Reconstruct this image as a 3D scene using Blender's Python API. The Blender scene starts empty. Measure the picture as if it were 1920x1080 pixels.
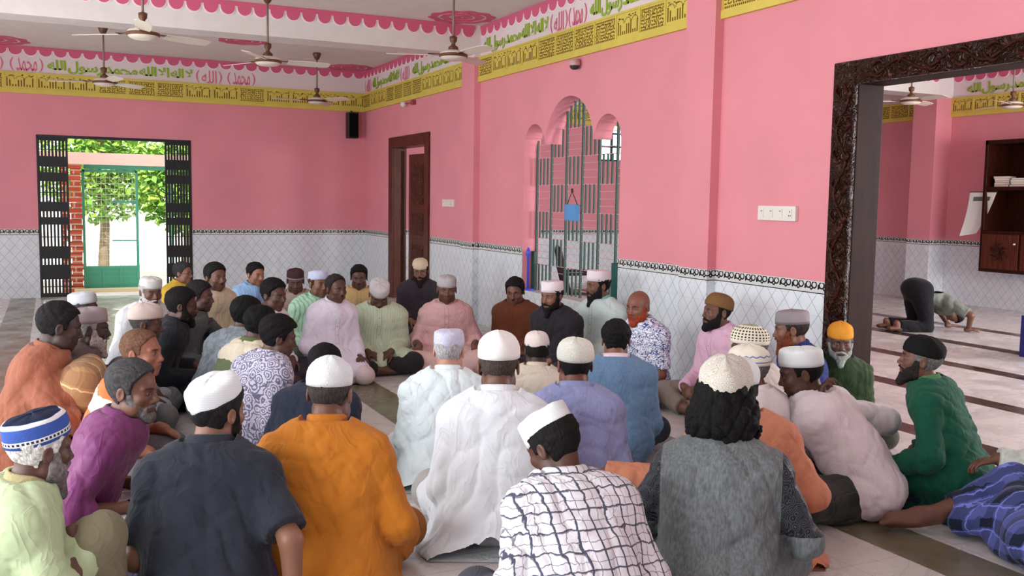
import bpy, math, random
import numpy as np
from mathutils import Matrix, Vector
C = bpy.context.scene.collection
S_ = bpy.context.scene
# ---------------------------------------------------------------- camera, world, light, exposure
cam_d = bpy.data.cameras.new('camera'); cam = bpy.data.objects.new('camera', cam_d); C.objects.link(cam); S_.camera = cam
YAW, PITCH, ROLL = 0.450902504, 0.091821736, 0.0153000905
Fv = Vector((math.sin(YAW)*math.cos(PITCH), math.cos(YAW)*math.cos(PITCH), -math.sin(PITCH)))
Rv = Vector((math.cos(YAW), -math.sin(YAW), 0)); Uv = Rv.cross(Fv)
R2 = math.cos(ROLL)*Rv+math.sin(ROLL)*Uv; U2 = -math.sin(ROLL)*Rv+math.cos(ROLL)*Uv
M = Matrix((R2, U2, -Fv)).transposed().to_4x4(); M.translation = Vector((-4.6521, -15.2444, 1.5)); cam.matrix_world = M
cam_d.sensor_width = 36; cam_d.lens = 1784.4557/1920*36; cam_d.clip_start = .05; cam_d.clip_end = 200
S_.view_settings.view_transform = 'Standard'; S_.view_settings.look = 'None'; S_.view_settings.gamma = 1; S_.view_settings.use_curve_mapping = False
S_.view_settings.exposure = 0.0
S_.cycles.use_denoising = True; S_.cycles.max_bounces = 6; S_.cycles.diffuse_bounces = 4; S_.cycles.glossy_bounces = 3
S_.cycles.sample_clamp_indirect = 6
w = bpy.data.worlds.new('World'); S_.world = w; w.use_nodes = True
bg = w.node_tree.nodes['Background']; bg.inputs[0].default_value = (.93, .97, 1, 1); bg.inputs[1].default_value = 2.6
def area(name, loc, to, sx, sy, power, col=(1,1,1), spread=180):
    L = bpy.data.lights.new(name, 'AREA'); L.shape = 'RECTANGLE'; L.size = sx; L.size_y = sy; L.energy = power; L.color = col; L.spread = math.radians(spread)
    o = bpy.data.objects.new(name, L); C.objects.link(o); o.location = loc
    o.rotation_euler = (Vector(to)-Vector(loc)).to_track_quat('-Z', 'Y').to_euler(); return o
sun_d = bpy.data.lights.new('sun', 'SUN'); sun_d.energy = 9; sun_d.angle = .01; sun = bpy.data.objects.new('sun', sun_d); C.objects.link(sun); sun.rotation_euler = (math.radians(42), 0, 0)
area('window_light', (-7.9,-10.5,1.7), (0,-9,1.2), 9, 2.2, 430, (.95,.98,1))
area('hall_rear_fill', (3.7,-17.95,1.75), (7.6,-4,1.6), 6, 1.7, 560, (.95,.98,1))  # added fill lamp at the rear wall, brightens the other hall
area('hall_side_fill', (8.04,-12.6,1.85), (2,-3,1.6), 3.9, 1.8, 480, (.95,.98,1))  # second added fill for the hall, no known window at this spot
# ---------------------------------------------------------------- materials
def lin(c):
    return tuple((v/255/12.92 if v/255 <= .04045 else ((v/255+.055)/1.055)**2.4) for v in c[:3])+(1.,)
class NT:
    def __init__(s, name, rough=.8, spec=.3):
        s.m = bpy.data.materials.new(name); s.m.use_nodes = True; s.t = s.m.node_tree; s.b = s.t.nodes['Principled BSDF']
        s.b.inputs['Roughness'].default_value = rough; s.b.inputs['Specular IOR Level'].default_value = spec
    def new(s, k, **kw):
        n = s.t.nodes.new(k)
        for a, b in kw.items(): setattr(n, a, b)
        return n
    def set(s, sock, v):
        if isinstance(v, bpy.types.NodeSocket): s.t.links.new(v, sock)
        else: sock.default_value = v
    def m_(s, op, a, b=None, c=None, clamp=False):
        n = s.new('ShaderNodeMath', operation=op, use_clamp=clamp)
        s.set(n.inputs[0], a)
        if b is not None: s.set(n.inputs[1], b)
        if c is not None: s.set(n.inputs[2], c)
        return n.outputs[0]
    def mix(s, f, a, b):
        n = s.new('ShaderNodeMix', data_type='RGBA'); s.set(n.inputs[0], f); s.set(n.inputs[6], lin(a) if isinstance(a, tuple) and len(a) == 3 else a); s.set(n.inputs[7], lin(b) if isinstance(b, tuple) and len(b) == 3 else b)
        return n.outputs[2]
    def obj(s):
        n = s.new('ShaderNodeTexCoord'); return n.outputs['Object']
    def sep(s, v): n = s.new('ShaderNodeSeparateXYZ'); s.set(n.inputs[0], v); return n.outputs
    def comb(s, x, y, z):
        n = s.new('ShaderNodeCombineXYZ'); s.set(n.inputs[0], x); s.set(n.inputs[1], y); s.set(n.inputs[2], z); return n.outputs[0]
    def noise(s, v, sc, det=3, dist=0., out=0):
        n = s.new('ShaderNodeTexNoise'); s.set(n.inputs['Vector'], v); n.inputs['Scale'].default_value = sc; n.inputs['Detail'].default_value = det; n.inputs['Distortion'].default_value = dist
        return n.outputs[out]
    def voro(s, v, sc, feat='F1'):
        n = s.new('ShaderNodeTexVoronoi', feature=feat); s.set(n.inputs['Vector'], v); n.inputs['Scale'].default_value = sc; return n.outputs['Distance']
    def map(s, v, sc): n = s.new('ShaderNodeMapping'); s.set(n.inputs[0], v); n.inputs['Scale'].default_value = sc; return n.outputs[0]
    def step(s, v, a, b):
        n = s.new('ShaderNodeMapRange'); s.set(n.inputs[0], v); n.inputs[1].default_value = a; n.inputs[2].default_value = b; return n.outputs[0]
    def bump(s, h, st=.4, d=.01):
        n = s.new('ShaderNodeBump'); s.set(n.inputs['Height'], h); n.inputs['Strength'].default_value = st; n.inputs['Distance'].default_value = d
        s.t.links.new(n.outputs[0], s.b.inputs['Normal'])
    def col(s, c): s.set(s.b.inputs['Base Color'], lin(c) if isinstance(c, tuple) and len(c) == 3 else c); return s.m
def plain(name, c, rough=.6, spec=.4, metal=0., var=0.):
    n = NT(name, rough, spec); n.b.inputs['Metallic'].default_value = metal
    if var:
        f = n.noise(n.obj(), 6, 4); return n.col(n.mix(n.step(f, .3, .7), c, tuple(max(0, v*(1-var)) for v in c)))
    return n.col(c)
_mc = {}
def skin(c):
    if ('s', c) in _mc: return _mc['s', c]
    n = NT('skin', .48, .45); at = n.new('ShaderNodeAttribute', attribute_name='tint')
    o = n.obj(); f = n.step(n.noise(o, 14, 4), .3, .7)
    b = n.mix(f, c, tuple(v*.88 for v in c))
    mx = n.new('ShaderNodeMix', data_type='RGBA', blend_type='MULTIPLY'); mx.inputs[0].default_value = 1; n.set(mx.inputs[6], b); n.set(mx.inputs[7], at.outputs['Color'])
    n.bump(n.noise(o, 160, 3), .12, .004)
    n.b.inputs['Subsurface Weight'].default_value = 0
    _mc['s', c] = n.col(mx.outputs[2]); return _mc['s', c]
def hairmat(c):
    if ('h', c) in _mc: return _mc['h', c]
    n = NT('hair', .75, .15); o = n.obj(); st = n.map(o, (220, 60, 60))
    f = n.step(n.noise(st, 1., 3), .35, .65)
    n.bump(f, .5, .003)
    _mc['h', c] = n.col(n.mix(f, tuple(v*.8 for v in c), tuple(min(255, v*1.1+4) for v in c))); return _mc['h', c]
def cloth(c, pat='plain', c2=(0,0,0), sc=1., rough=.85):
    key = ('c', c, pat, c2, sc, rough)
    if key in _mc: return _mc[key]
    n = NT('cloth_'+pat, rough, .2); o = n.obj(); x, y, z = n.sep(o)
    n.b.inputs['Sheen Weight'].default_value = .08
    base = lin(c); w = n.noise(n.map(o, (1.,1.,.55)), 9, 4, 1.6)
    h = n.m_('ADD', n.m_('MULTIPLY', w, .85), n.m_('MULTIPLY', n.noise(o, 260, 2), .05))
    def line(v, per, wd, of=0.):
        t = n.m_('FRACT', n.m_('ADD', n.m_('DIVIDE', v, per), 50.+of)); return n.m_('LESS_THAN', n.m_('ABSOLUTE', n.m_('SUBTRACT', t, .5)), wd)
    wx = n.m_('ADD', n.m_('ADD', x, n.m_('MULTIPLY', y, .35)), n.m_('MULTIPLY', n.m_('SUBTRACT', w, .5), .05)); wz = n.m_('ADD', n.m_('ADD', z, n.m_('MULTIPLY', y, .35)), n.m_('MULTIPLY', n.m_('SUBTRACT', w, .5), .05))
    if pat == 'check':
        a = n.m_('MAXIMUM', line(wx, .048*sc, .045), line(wz, .052*sc, .04)); b = n.m_('MAXIMUM', line(wx, .096*sc, .045, .2), line(wz, .104*sc, .03, .2))
        k = n.mix(n.m_('MULTIPLY', a, .75), c, c2); base = n.mix(n.m_('MULTIPLY', b, .95), k, c2)
    elif pat == 'finecheck': base = n.mix(n.m_('MULTIPLY', n.m_('ADD', line(wx, .018*sc, .2), line(wz, .018*sc, .2)), .35), c, c2)
    elif pat == 'stripe': base = n.mix(n.m_('MULTIPLY', line(wx, .030*sc, .16), .8), c, c2)
    elif pat == 'band': base = n.mix(line(wz, .34*sc, .18, .1), c, c2)
    elif pat == 'plaid':
        a = n.m_('ADD', n.m_('MULTIPLY', line(wx, .11*sc, .22), .5), n.m_('MULTIPLY', line(wz, .11*sc, .22), .5))
        k = n.mix(a, c, c2); l = n.m_('MAXIMUM', line(wx, .11*sc, .025, .31), line(wz, .11*sc, .025, .31)); base = n.mix(n.m_('MULTIPLY', l, .6), k, tuple(min(255, v*1.5+16) for v in c))
    elif pat == 'floral':
        v = n.voro(n.comb(wx, y, wz), 15/sc); q = n.noise(o, 55/sc, 2, 1.2); t = n.m_('SINE', n.m_('ADD', n.m_('MULTIPLY', v, 26), n.m_('MULTIPLY', q, 7)))
        base = n.mix(n.step(t, .0, .25), c, c2)
    elif pat == 'leaf':
        t = n.noise(n.map(o, (1,1,1.5)), 42/sc, 1.5, 2.2); base = n.mix(n.step(t, .50, .54), c, c2)
    elif pat == 'paisley':
        v = n.voro(o, 34/sc, 'F1'); t = n.m_('SINE', n.m_('MULTIPLY', v, 30)); base = n.mix(n.m_('MULTIPLY', n.step(t, .3, .6), .7), c, c2)
    elif pat == 'darksleeve':
        ax = n.m_('ABSOLUTE', x); t = n.m_('SINE', n.m_('MULTIPLY', n.voro(o, 30), 34)); dk = n.mix(n.m_('MULTIPLY', n.step(t, .3, .6), .5), (26,29,36), (96,104,114))
        h2 = n.mix(n.step(n.noise(n.map(o, (1,1,.2)), 130, 3), .35, .65), c, c2); base = n.mix(n.m_('MULTIPLY', n.m_('GREATER_THAN', ax, .215), n.m_('GREATER_THAN', z, .285)), h2, dk)
    elif pat == 'blotch': base = n.mix(n.step(n.noise(o, 26/sc, 3, .6), .46, .58), c, c2)
    elif pat == 'heather': base = n.mix(n.step(n.noise(n.map(o, (1,1,.2)), 130, 3), .35, .65), c, c2)
    rn = n.noise(n.map(o, (1.1,1.1,.6)), 8, 2, 1.4); rg_ = n.m_('POWER', n.m_('SUBTRACT', 1., n.m_('ABSOLUTE', n.m_('SUBTRACT', n.m_('MULTIPLY', rn, 2.), 1.))), 6.)
    h = n.m_('ADD', n.m_('MULTIPLY', h, .6), n.m_('MULTIPLY', rg_, .55)); n.bump(h, .34, .014)
    tn = n.new('ShaderNodeTexCoord').outputs['Normal']; ax_ = n.m_('ABSOLUTE', x); fr = n.m_('MULTIPLY', n.m_('GREATER_THAN', n.sep(tn)[1], .25), n.m_('MULTIPLY', n.m_('GREATER_THAN', z, .30), n.m_('LESS_THAN', z, .56)))
    ed = n.m_('MULTIPLY', n.m_('LESS_THAN', n.m_('ABSOLUTE', n.m_('SUBTRACT', ax_, .017)), .0016), fr)
    bt = n.m_('SUBTRACT', n.m_('FRACT', n.m_('DIVIDE', z, .075)), .5); bt = n.m_('MULTIPLY', bt, .075)
    bt = n.m_('LESS_THAN', n.m_('SQRT', n.m_('ADD', n.m_('MULTIPLY', bt, bt), n.m_('MULTIPLY', x, x))), .0055); bt = n.m_('MULTIPLY', bt, fr)
    base = n.mix(n.m_('MULTIPLY', n.m_('MAXIMUM', ed, bt), .55), base, tuple(v*.35 for v in c))
    _mc[key] = n.col(base); return _mc[key]
def capmat(c, pat='plain', c2=(0,0,0)):
    key = ('k', c, pat, c2)
    if key in _mc: return _mc[key]
    n = NT('cap_cloth', .85, .15); o = n.obj(); x, y, z = n.sep(o); base = lin(c)
    ang = n.m_('ARCTAN2', y, x)
    def line(v, per, wd, of=0.):
        t = n.m_('FRACT', n.m_('ADD', n.m_('DIVIDE', v, per), 50.+of)); return n.m_('LESS_THAN', n.m_('ABSOLUTE', n.m_('SUBTRACT', t, .5)), wd)
    h = n.noise(o, 120, 2)
    if pat == 'holes':
        hh = n.m_('MULTIPLY', line(ang, math.pi/14, .27), line(z, .0155, .27)); hh = n.m_('MULTIPLY', hh, n.m_('GREATER_THAN', z, .022)); base = n.mix(hh, c, c2); h = n.m_('SUBTRACT', 1., hh)
    elif pat == 'bands':
        b = n.m_('MAXIMUM', n.m_('LESS_THAN', n.m_('ABSOLUTE', n.m_('SUBTRACT', z, .018)), .008), n.m_('LESS_THAN', n.m_('ABSOLUTE', n.m_('SUBTRACT', z, .072)), .006))
        b2 = n.m_('MULTIPLY', n.m_('LESS_THAN', n.m_('ABSOLUTE', n.m_('SUBTRACT', z, .018)), .004), line(ang, math.pi/20, .3)); base = n.mix(b2, n.mix(b, c, c2), (40,45,60))
        base = n.mix(n.m_('GREATER_THAN', z, .079), base, (28,34,56))
    elif pat == 'zig':
        zz = n.m_('ADD', z, n.m_('MULTIPLY', n.m_('PINGPONG', ang, math.pi/16), .04)); b = n.m_('MAXIMUM', n.m_('LESS_THAN', n.m_('ABSOLUTE', n.m_('SUBTRACT', zz, .050)), .0035), n.m_('LESS_THAN', n.m_('ABSOLUTE', n.m_('SUBTRACT', z, .018)), .003)); base = n.mix(b, c, c2); h = line(z, .008, .25)
    elif pat == 'emb':
        v = n.voro(n.map(o, (1,1,1)), 62); t = n.m_('SINE', n.m_('MULTIPLY', v, 22)); t = n.step(t, .2, .7); base = n.mix(n.m_('MULTIPLY', t, .55), c, c2); h = t
    elif pat == 'rib': h = line(n.m_('ADD', z, n.m_('MULTIPLY', y, .4)), .0085, .25); base = n.mix(n.m_('MULTIPLY', h, .14), c, c2)
    elif pat == 'rim':
        base = n.mix(n.m_('LESS_THAN', z, .016), c, c2); h = line(ang, math.pi/24, .3)
    n.bump(h, .45, .004)
    _mc[key] = n.col(base); return _mc[key]
eye_white = plain('eye_white', (150,138,128), .35, .3); eye_dark = plain('eye_dark', (18,14,13), .15, .6)
PINK = (229,146,156); PINKD = (222,84,122)
def wallmat(name, tile=True, band=True):
    n = NT(name, .55, .3); g = n.new('ShaderNodeNewGeometry'); x, y, z = n.sep(g.outputs['Position']); s = n.m_('ADD', x, y)
    nz = n.noise(g.outputs['Position'], 1.6, 5)
    pk = n.mix(n.step(nz, .3, .7), PINK, tuple(v*.96 for v in PINK))
    if band: pk = n.mix(n.m_('GREATER_THAN', z, 3.19), pk, (226,212,212))
    if tile:
        def ln(v, per, wd):
            t = n.m_('FRACT', n.m_('ADD', n.m_('DIVIDE', v, per), 200.)); return n.m_('LESS_THAN', n.m_('ABSOLUTE', n.m_('SUBTRACT', t, .5)), wd)
        d = n.m_('MAXIMUM', ln(n.m_('ADD', s, n.m_('MULTIPLY', z, .8)), .135, .026), ln(n.m_('SUBTRACT', s, n.m_('MULTIPLY', z, .8)), .135, .026))
        jt = n.m_('MAXIMUM', ln(s, .40, .004), ln(z, .30, .005))
        tc = n.mix(n.m_('MULTIPLY', d, .55), n.mix(n.step(n.noise(g.outputs['Position'], 9, 3), .3, .7), (226,232,236), (214,221,227)), (120,128,136))
        tc = n.mix(n.m_('MULTIPLY', jt, .35), tc, (150,155,160))
        u = n.m_('SUBTRACT', n.m_('FRACT', n.m_('ADD', n.m_('DIVIDE', s, .125), 200.)), .5); v = n.m_('DIVIDE', n.m_('SUBTRACT', z, .948), .125)
        def ring(cu, cv, r, wd):
            a = n.m_('SUBTRACT', u, cu); b = n.m_('SUBTRACT', v, cv); q = n.m_('SQRT', n.m_('ADD', n.m_('MULTIPLY', a, a), n.m_('MULTIPLY', b, b)))
            return n.m_('LESS_THAN', n.m_('ABSOLUTE', n.m_('SUBTRACT', q, r)), wd)
        k = n.m_('MAXIMUM', n.m_('MAXIMUM', ring(-.24,.10,.17,.045), ring(.20,.10,.17,.045)), n.m_('MAXIMUM', ring(-.02,-.06,.09,.045), ring(.46,0,.07,.07)))
        k = n.m_('MULTIPLY', k, n.m_('LESS_THAN', n.m_('ABSOLUTE', v), .26))
        k = n.m_('MAXIMUM', k, n.m_('LESS_THAN', n.m_('ABSOLUTE', n.m_('SUBTRACT', n.m_('ABSOLUTE', v), .34)), .025))
        bd = n.mix(k, (206,208,206), (28,28,30))
        tc = n.mix(n.m_('GREATER_THAN', z, .900), tc, bd)
        f = n.m_('LESS_THAN', z, .988); pk = n.mix(f, pk, tc)
        n.set(n.b.inputs['Roughness'], n.m_('SUBTRACT', .6, n.m_('MULTIPLY', f, .42)))
    return n.col(pk)
def floormat():
    n = NT('marble_floor', .1, .5); g = n.new('ShaderNodeNewGeometry'); P = g.outputs['Position']; x, y, z = n.sep(P)
    v = n.noise(P, 1.3, 6, 1.4); vein = n.m_('SUBTRACT', 1., n.step(n.m_('ABSOLUTE', n.m_('SUBTRACT', v, .5)), 0., .018))
    base = n.mix(n.step(n.noise(P, .7, 4), .3, .7), (212,208,206), (202,197,195))
    base = n.mix(n.m_('MULTIPLY', vein, .30), base, (140,138,142))
    def ln(q, per, wd, of):
        t = n.m_('FRACT', n.m_('ADD', n.m_('DIVIDE', n.m_('SUBTRACT', q, of), per), 200.)); return n.m_('LESS_THAN', t, wd)
    j = n.m_('MAXIMUM', ln(x, .62, .006, -2.3), ln(y, .62, .006, 0.)); base = n.mix(n.m_('MULTIPLY', j, .5), base, (120,115,110))
    def strip(a, b): return n.m_('MULTIPLY', n.m_('GREATER_THAN', x, a), n.m_('LESS_THAN', x, b))
    st = n.m_('MAXIMUM', n.m_('MAXIMUM', strip(-5.2,-4.88), strip(-2.62,-2.3)), strip(-1.40,-1.09))
    gc = n.mix(n.step(n.noise(P, 5, 5), .35, .65), (122,115,92), (102,96,78)); base = n.mix(st, base, gc)
    st2 = None
    for a in (5.64,4.37,3.09,1.8,.55): st2 = strip(a-.11, a+.11) if st2 is None else n.m_('MAXIMUM', st2, strip(a-.11, a+.11))
    base = n.mix(st2, base, (66,50,44))
    n.set(n.b.inputs['Roughness'], n.step(n.noise(P, 3, 3), .2, 1.4)); n.set(n.b.inputs['Roughness'], .13)
    return n.col(base)
def woodmat(name='dark_wood', c=(62,26,16), c2=(34,13,9), carve=False, rough=.32):
    n = NT(name, rough, .5 if rough < .3 else .12); o = n.obj()
    f = n.noise(n.map(o, (12,12,1.2)), 3, 5, 1.0)
    if carve:
        v = n.noise(o, 9, 2, 2.8); t = n.m_('SINE', n.m_('MULTIPLY', v, 24)); n.bump(t, .9, .02)
        return n.col(n.mix(n.step(t, -.6, .6), c2, c))
    n.bump(f, .1, .003); return n.col(n.mix(n.step(f, .3, .7), c, c2))
# ---------------------------------------------------------------- mesh helpers
class MB:
    def __init__(s): s.v = []; s.f = []
    def quad(s, *p): b = len(s.v); s.v += [tuple(q) for q in p]; s.f.append(tuple(range(b, b+len(p))))
    def box(s, a, b):
        x0, y0, z0 = (min(a[i], b[i]) for i in range(3)); x1, y1, z1 = (max(a[i], b[i]) for i in range(3))
        k = len(s.v); s.v += [(x0,y0,z0),(x1,y0,z0),(x1,y1,z0),(x0,y1,z0),(x0,y0,z1),(x1,y0,z1),(x1,y1,z1),(x0,y1,z1)]
        s.f += [tuple(k+i for i in q) for q in ((0,3,2,1),(4,5,6,7),(0,1,5,4),(1,2,6,5),(2,3,7,6),(3,0,4,7))]
    def prism(s, pts, d):     # closed polygon (3-D points) swept by vector d
        k = len(s.v); n = len(pts); s.v += [tuple(p) for p in pts]+[tuple(Vector(p)+Vector(d)) for p in pts]
        s.f.append(tuple(range(k, k+n))); s.f.append(tuple(range(k+2*n-1, k+n-1, -1)))
        for i in range(n): s.f.append((k+i, k+n+i, k+n+(i+1) % n, k+(i+1) % n))
    def tube(s, pts, r, n=8, cap=True):
        pts = [Vector(p) for p in pts]; k = len(s.v); rr = r if isinstance(r, (list, tuple)) else [r]*len(pts)
        for i, p in enumerate(pts):
            d = (pts[min(i+1, len(pts)-1)]-pts[max(i-1, 0)]).normalized(); a = d.cross(Vector((.12,.31,.94)) if abs(d.z) < .9 else Vector((1,.1,0))).normalized(); c = d.cross(a)
            for j in range(n): t = 2*math.pi*j/n; s.v.append(tuple(p+rr[i]*(a*math.cos(t)+c*math.sin(t))))
        for i in range(len(pts)-1):
            for j in range(n): s.f.append((k+i*n+j, k+i*n+(j+1) % n, k+(i+1)*n+(j+1) % n, k+(i+1)*n+j))
        if cap: s.f.append(tuple(k+j for j in range(n))[::-1]); s.f.append(tuple(k+(len(pts)-1)*n+j for j in range(n)))
    def lathe(s, prof, c=(0,0,0), n=32):
        k = len(s.v); c = Vector(c)
        for r, z in prof:
            for j in range(n): t = 2*math.pi*j/n; s.v.append((c.x+r*math.cos(t), c.y+r*math.sin(t), c.z+z))
        for i in range(len(prof)-1):
            for j in range(n): s.f.append((k+i*n+j, k+i*n+(j+1) % n, k+(i+1)*n+(j+1) % n, k+(i+1)*n+j))
    def build(s, name, mat, parent=None, smooth=False, bevel=0, **tags):
        me = bpy.data.meshes.new(name); me.from_pydata(s.v, [], s.f); me.update()
        if smooth: me.polygons.foreach_set('use_smooth', [True]*len(me.polygons))
        me.materials.append(mat); o = bpy.data.objects.new(name, me); C.objects.link(o)
        if parent: o.parent = parent
        for k, v in tags.items(): o[k] = v
        if bevel:
            b = o.modifiers.new('bevel', 'BEVEL'); b.width = bevel; b.segments = 2; b.limit_method = 'ANGLE'
        return o
def empty(name, loc=(0,0,0), rz=0, **tags):
    o = bpy.data.objects.new(name, None); C.objects.link(o); o.location = loc; o.rotation_euler = (0,0,rz)
    for k, v in tags.items(): o[k] = v
    return o
def copy_tree(o, parent=None):
    c = o.copy(); C.objects.link(c)
    if parent: c.parent = parent
    for ch in list(o.children): copy_tree(ch, c)
    return c
# ---------------------------------------------------------------- room shell
HC = 3.55; TW = .2
m_wall = wallmat('painted_tiled_wall'); m_pink = plain('pink_paint', PINK, .6, .3); m_floor = floormat()
m_ceil = plain('ceiling_paint', (228,222,218), .8, .2, var=.03); m_white = plain('white_paint', (228,208,216), .7, .2)
m_tilegrey = wallmat('pillar_paint', True, True)
b = MB(); b.box((-9,-18,-.1), (9,0,0)); b.build('floor', m_floor, kind='structure')
b = MB(); b.box((-8.2,-18,HC), (9,.25,HC+.15)); b.build('ceiling', m_ceil, kind='structure')
def wall_y(y0, y1, x, t, holes, name, mat, soff):
    """wall along Y at x..x+t; holes: list of (ylo, yhi, zlo, ztop(y), samples)"""
    b = MB(); g = MB(); ys = []
    cuts = sorted(set([y0, y1]+[h[0] for h in holes]+[h[1] for h in holes]))
    for a, c in zip(cuts, cuts[1:]):
        h = [h for h in holes if h[0] <= a+1e-6 and h[1] >= c-1e-6]
        if not h: b.box((x, a, 0), (x+t, c, HC)); continue
        h = h[0]; n = h[4]
        if h[2] > 0:
            b.box((x, a, 0), (x+t, c, h[2]-.002)); g.box((x, a, h[2]-.002), (x+t, c, h[2]))
        yy = [a+(c-a)*i/n for i in range(n+1)]; zz = [h[3](y) for y in yy]
        for i in range(n):
            p, q, u, v = yy[i], yy[i+1], zz[i], zz[i+1]
            b.quad((x,p,u),(x,p,HC),(x,q,HC),(x,q,v)); b.quad((x+t,p,u),(x+t,q,v),(x+t,q,HC),(x+t,p,HC))
            g.quad((x,p,u),(x,q,v),(x+t,q,v),(x+t,p,u))
        e = .0015
        g.quad((x,a+e,h[2]),(x+t,a+e,h[2]),(x+t,a+e,zz[0]),(x,a+e,zz[0])); g.quad((x,c-e,h[2]),(x,c-e,zz[-1]),(x+t,c-e,zz[-1]),(x+t,c-e,h[2]))
    o = b.build(name, mat, kind='structure'); g.build('reveal', soff, o); return o
def arch(y):
    for a, c, sp, hh in ((-6.37,-5.88,2.06,.25),(-7.36,-6.37,2.04,.50),(-7.85,-7.36,2.06,.25)):
        if a <= y <= c:
            m = (a+c)/2; r = (c-a)/2; return sp+hh*math.sqrt(max(0, 1-((y-m)/r)**2))
    return 2.05
wall_right = wall_y(-18, 0, 0, TW, [(-3.0,-1.36,0,lambda y: 2.38,1), (-7.85,-5.88,.52,arch,96), (-13.1,-10.5,0,lambda y: 2.41,1)], 'wall_right', m_wall, m_pink)
b = MB(); b.box((-8.2,0,0), (-4.82,.25,HC)); b.box((-2.72,0,0), (4.45,.25,HC)); b.box((-4.82,0,2.33), (-2.72,.25,HC))
b.box((4.45,0,0), (5.25,.25,2.25)); b.box((4.45,0,3.02), (5.25,.25,HC)); b.box((5.25,0,0), (8.3,.25,HC))
wa = b.build('wall_back', m_wall, kind='structure')
wall_y(-18, 0, 8.07, .2, [(-14.6,-10.6,.9,lambda y: 2.8,1)], 'wall_far', m_wall, m_pink)  # opening is made up, cut to hold the hall's side fill lamp
# left wall: a row of tall openings that let the daylight in
b = MB()
for a, c in ((-1.4,0),(-5.4,-3.6),(-9.2,-8.4),(-12.8,-12.0),(-18,-16.2)): b.box((-8.2,a,0), (-8.0,c,HC))
b.box((-8.2,-18,0), (-8,0,.45)); b.box((-8.2,-18,2.9), (-8,0,HC)); b.build('wall_left', m_wall, kind='structure')
b = MB(); b.box((-8.2,-18.2,0), (9,-18,.9)); b.box((-8.2,-18.2,2.6), (9,-18,HC))
for a, c in ((-8.2,-6.2),(-4.6,-3.2),(-1.4,.4),(7,9)): b.box((a,-18.2,0), (c,-18,HC))
b.build('wall_behind', m_wall, kind='structure')
# pillars and beams
for x0, x1, y0, y1 in ((-.08,0,-4.69,-4.30),(-.08,0,-9.27,-8.90),(7.72,8.07,-4.66,-4.22),(.2,.32,-4.69,-4.30),(7.72,8.07,-9.3,-8.9)):
    b = MB(); b.box((x0,y0,0), (x1,y1,HC)); b.build('pillar', m_tilegrey, kind='structure')
b = MB(); b.box((-8,-4.69,3.22), (-.08,-4.30,HC)); b.build('beam', m_ceil, kind='structure')
b = MB(); b.box((.32,-4.69,3.22), (7.72,-4.30,HC)); b.build('beam', m_ceil, kind='structure')
b = MB(); b.box((-8,-9.27,3.22), (-.08,-8.90,HC)); b.build('beam', m_ceil, kind='structure')
# free-standing pillar in the other hall, blue at its foot
b = MB(); b.box((4.18,-9.30,.42), (4.55,-8.90,HC)); pl = b.build('pillar', m_tilegrey, kind='structure')
b = MB(); b.box((4.16,-9.32,0), (4.57,-8.88,.42)); b.build('blue_base', plain('blue_paint', (30,34,120), .3, .5), pl)
# ---------------------------------------------------------------- painted cornice: scallops, lettering, yellow pierced band
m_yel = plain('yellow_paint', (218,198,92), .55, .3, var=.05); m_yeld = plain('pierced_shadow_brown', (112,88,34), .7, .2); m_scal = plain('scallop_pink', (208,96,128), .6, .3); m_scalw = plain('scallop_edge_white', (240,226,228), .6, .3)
m_grn = plain('lettering_green', (148,178,48), .6, .3); m_lpk = plain('lettering_pink', (224,110,140), .6, .3)
def frame_fn(o, d, n):
    o, d, n = Vector(o), Vector(d), Vector(n)
    return lambda s, z, t: tuple(o+d*s+n*t+Vector((0,0,z)))
def fbox(b, P, s0, s1, z0, z1, t0, t1):
    k = len(b.v); b.v += [P(s0,z0,t0),P(s1,z0,t0),P(s1,z0,t1),P(s0,z0,t1),P(s0,z1,t0),P(s1,z1,t0),P(s1,z1,t1),P(s0,z1,t1)]
    b.f += [tuple(k+i for i in q) for q in ((0,3,2,1),(4,5,6,7),(0,1,5,4),(1,2,6,5),(2,3,7,6),(3,0,4,7))]
def poly(b, P, pts, t0, t1):
    k = len(b.v); n = len(pts); b.v += [P(s,z,t0) for s, z in pts]+[P(s,z,t1) for s, z in pts]
    b.f.append(tuple(range(k+2*n-1, k+n-1, -1)))
    for i in range(n): b.f.append((k+i, k+n+i, k+n+(i+1) % n, k+(i+1) % n))
_n = [0]
def scallops(P, L, z1, w, h, parent=None, t=.012):
    b = MB(); g = MB(); n = max(1, int(round(L/w))); w = L/n
    for i in range(n):
        c = (i+.5)*w
        for bb, sc, ta, tb in ((g, 1.0, 0, t*.6), (b, .87, 0, t)):
            pts = [(c-w*.5*sc, z1), (c-w*.5*sc, z1-h*.25)]+[(c-w*.5*sc*math.cos(math.pi*k/10), z1-h*.25-(h*.75*sc)*math.sin(math.pi*k/10)**.8) for k in range(1,10)]+[(c+w*.5*sc, z1-h*.25), (c+w*.5*sc, z1)]
            poly(bb, P, pts, ta, tb)
    fbox(b, P, 0, L, z1-h*.30, z1, 0, t*1.02)
    return b, g
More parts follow.
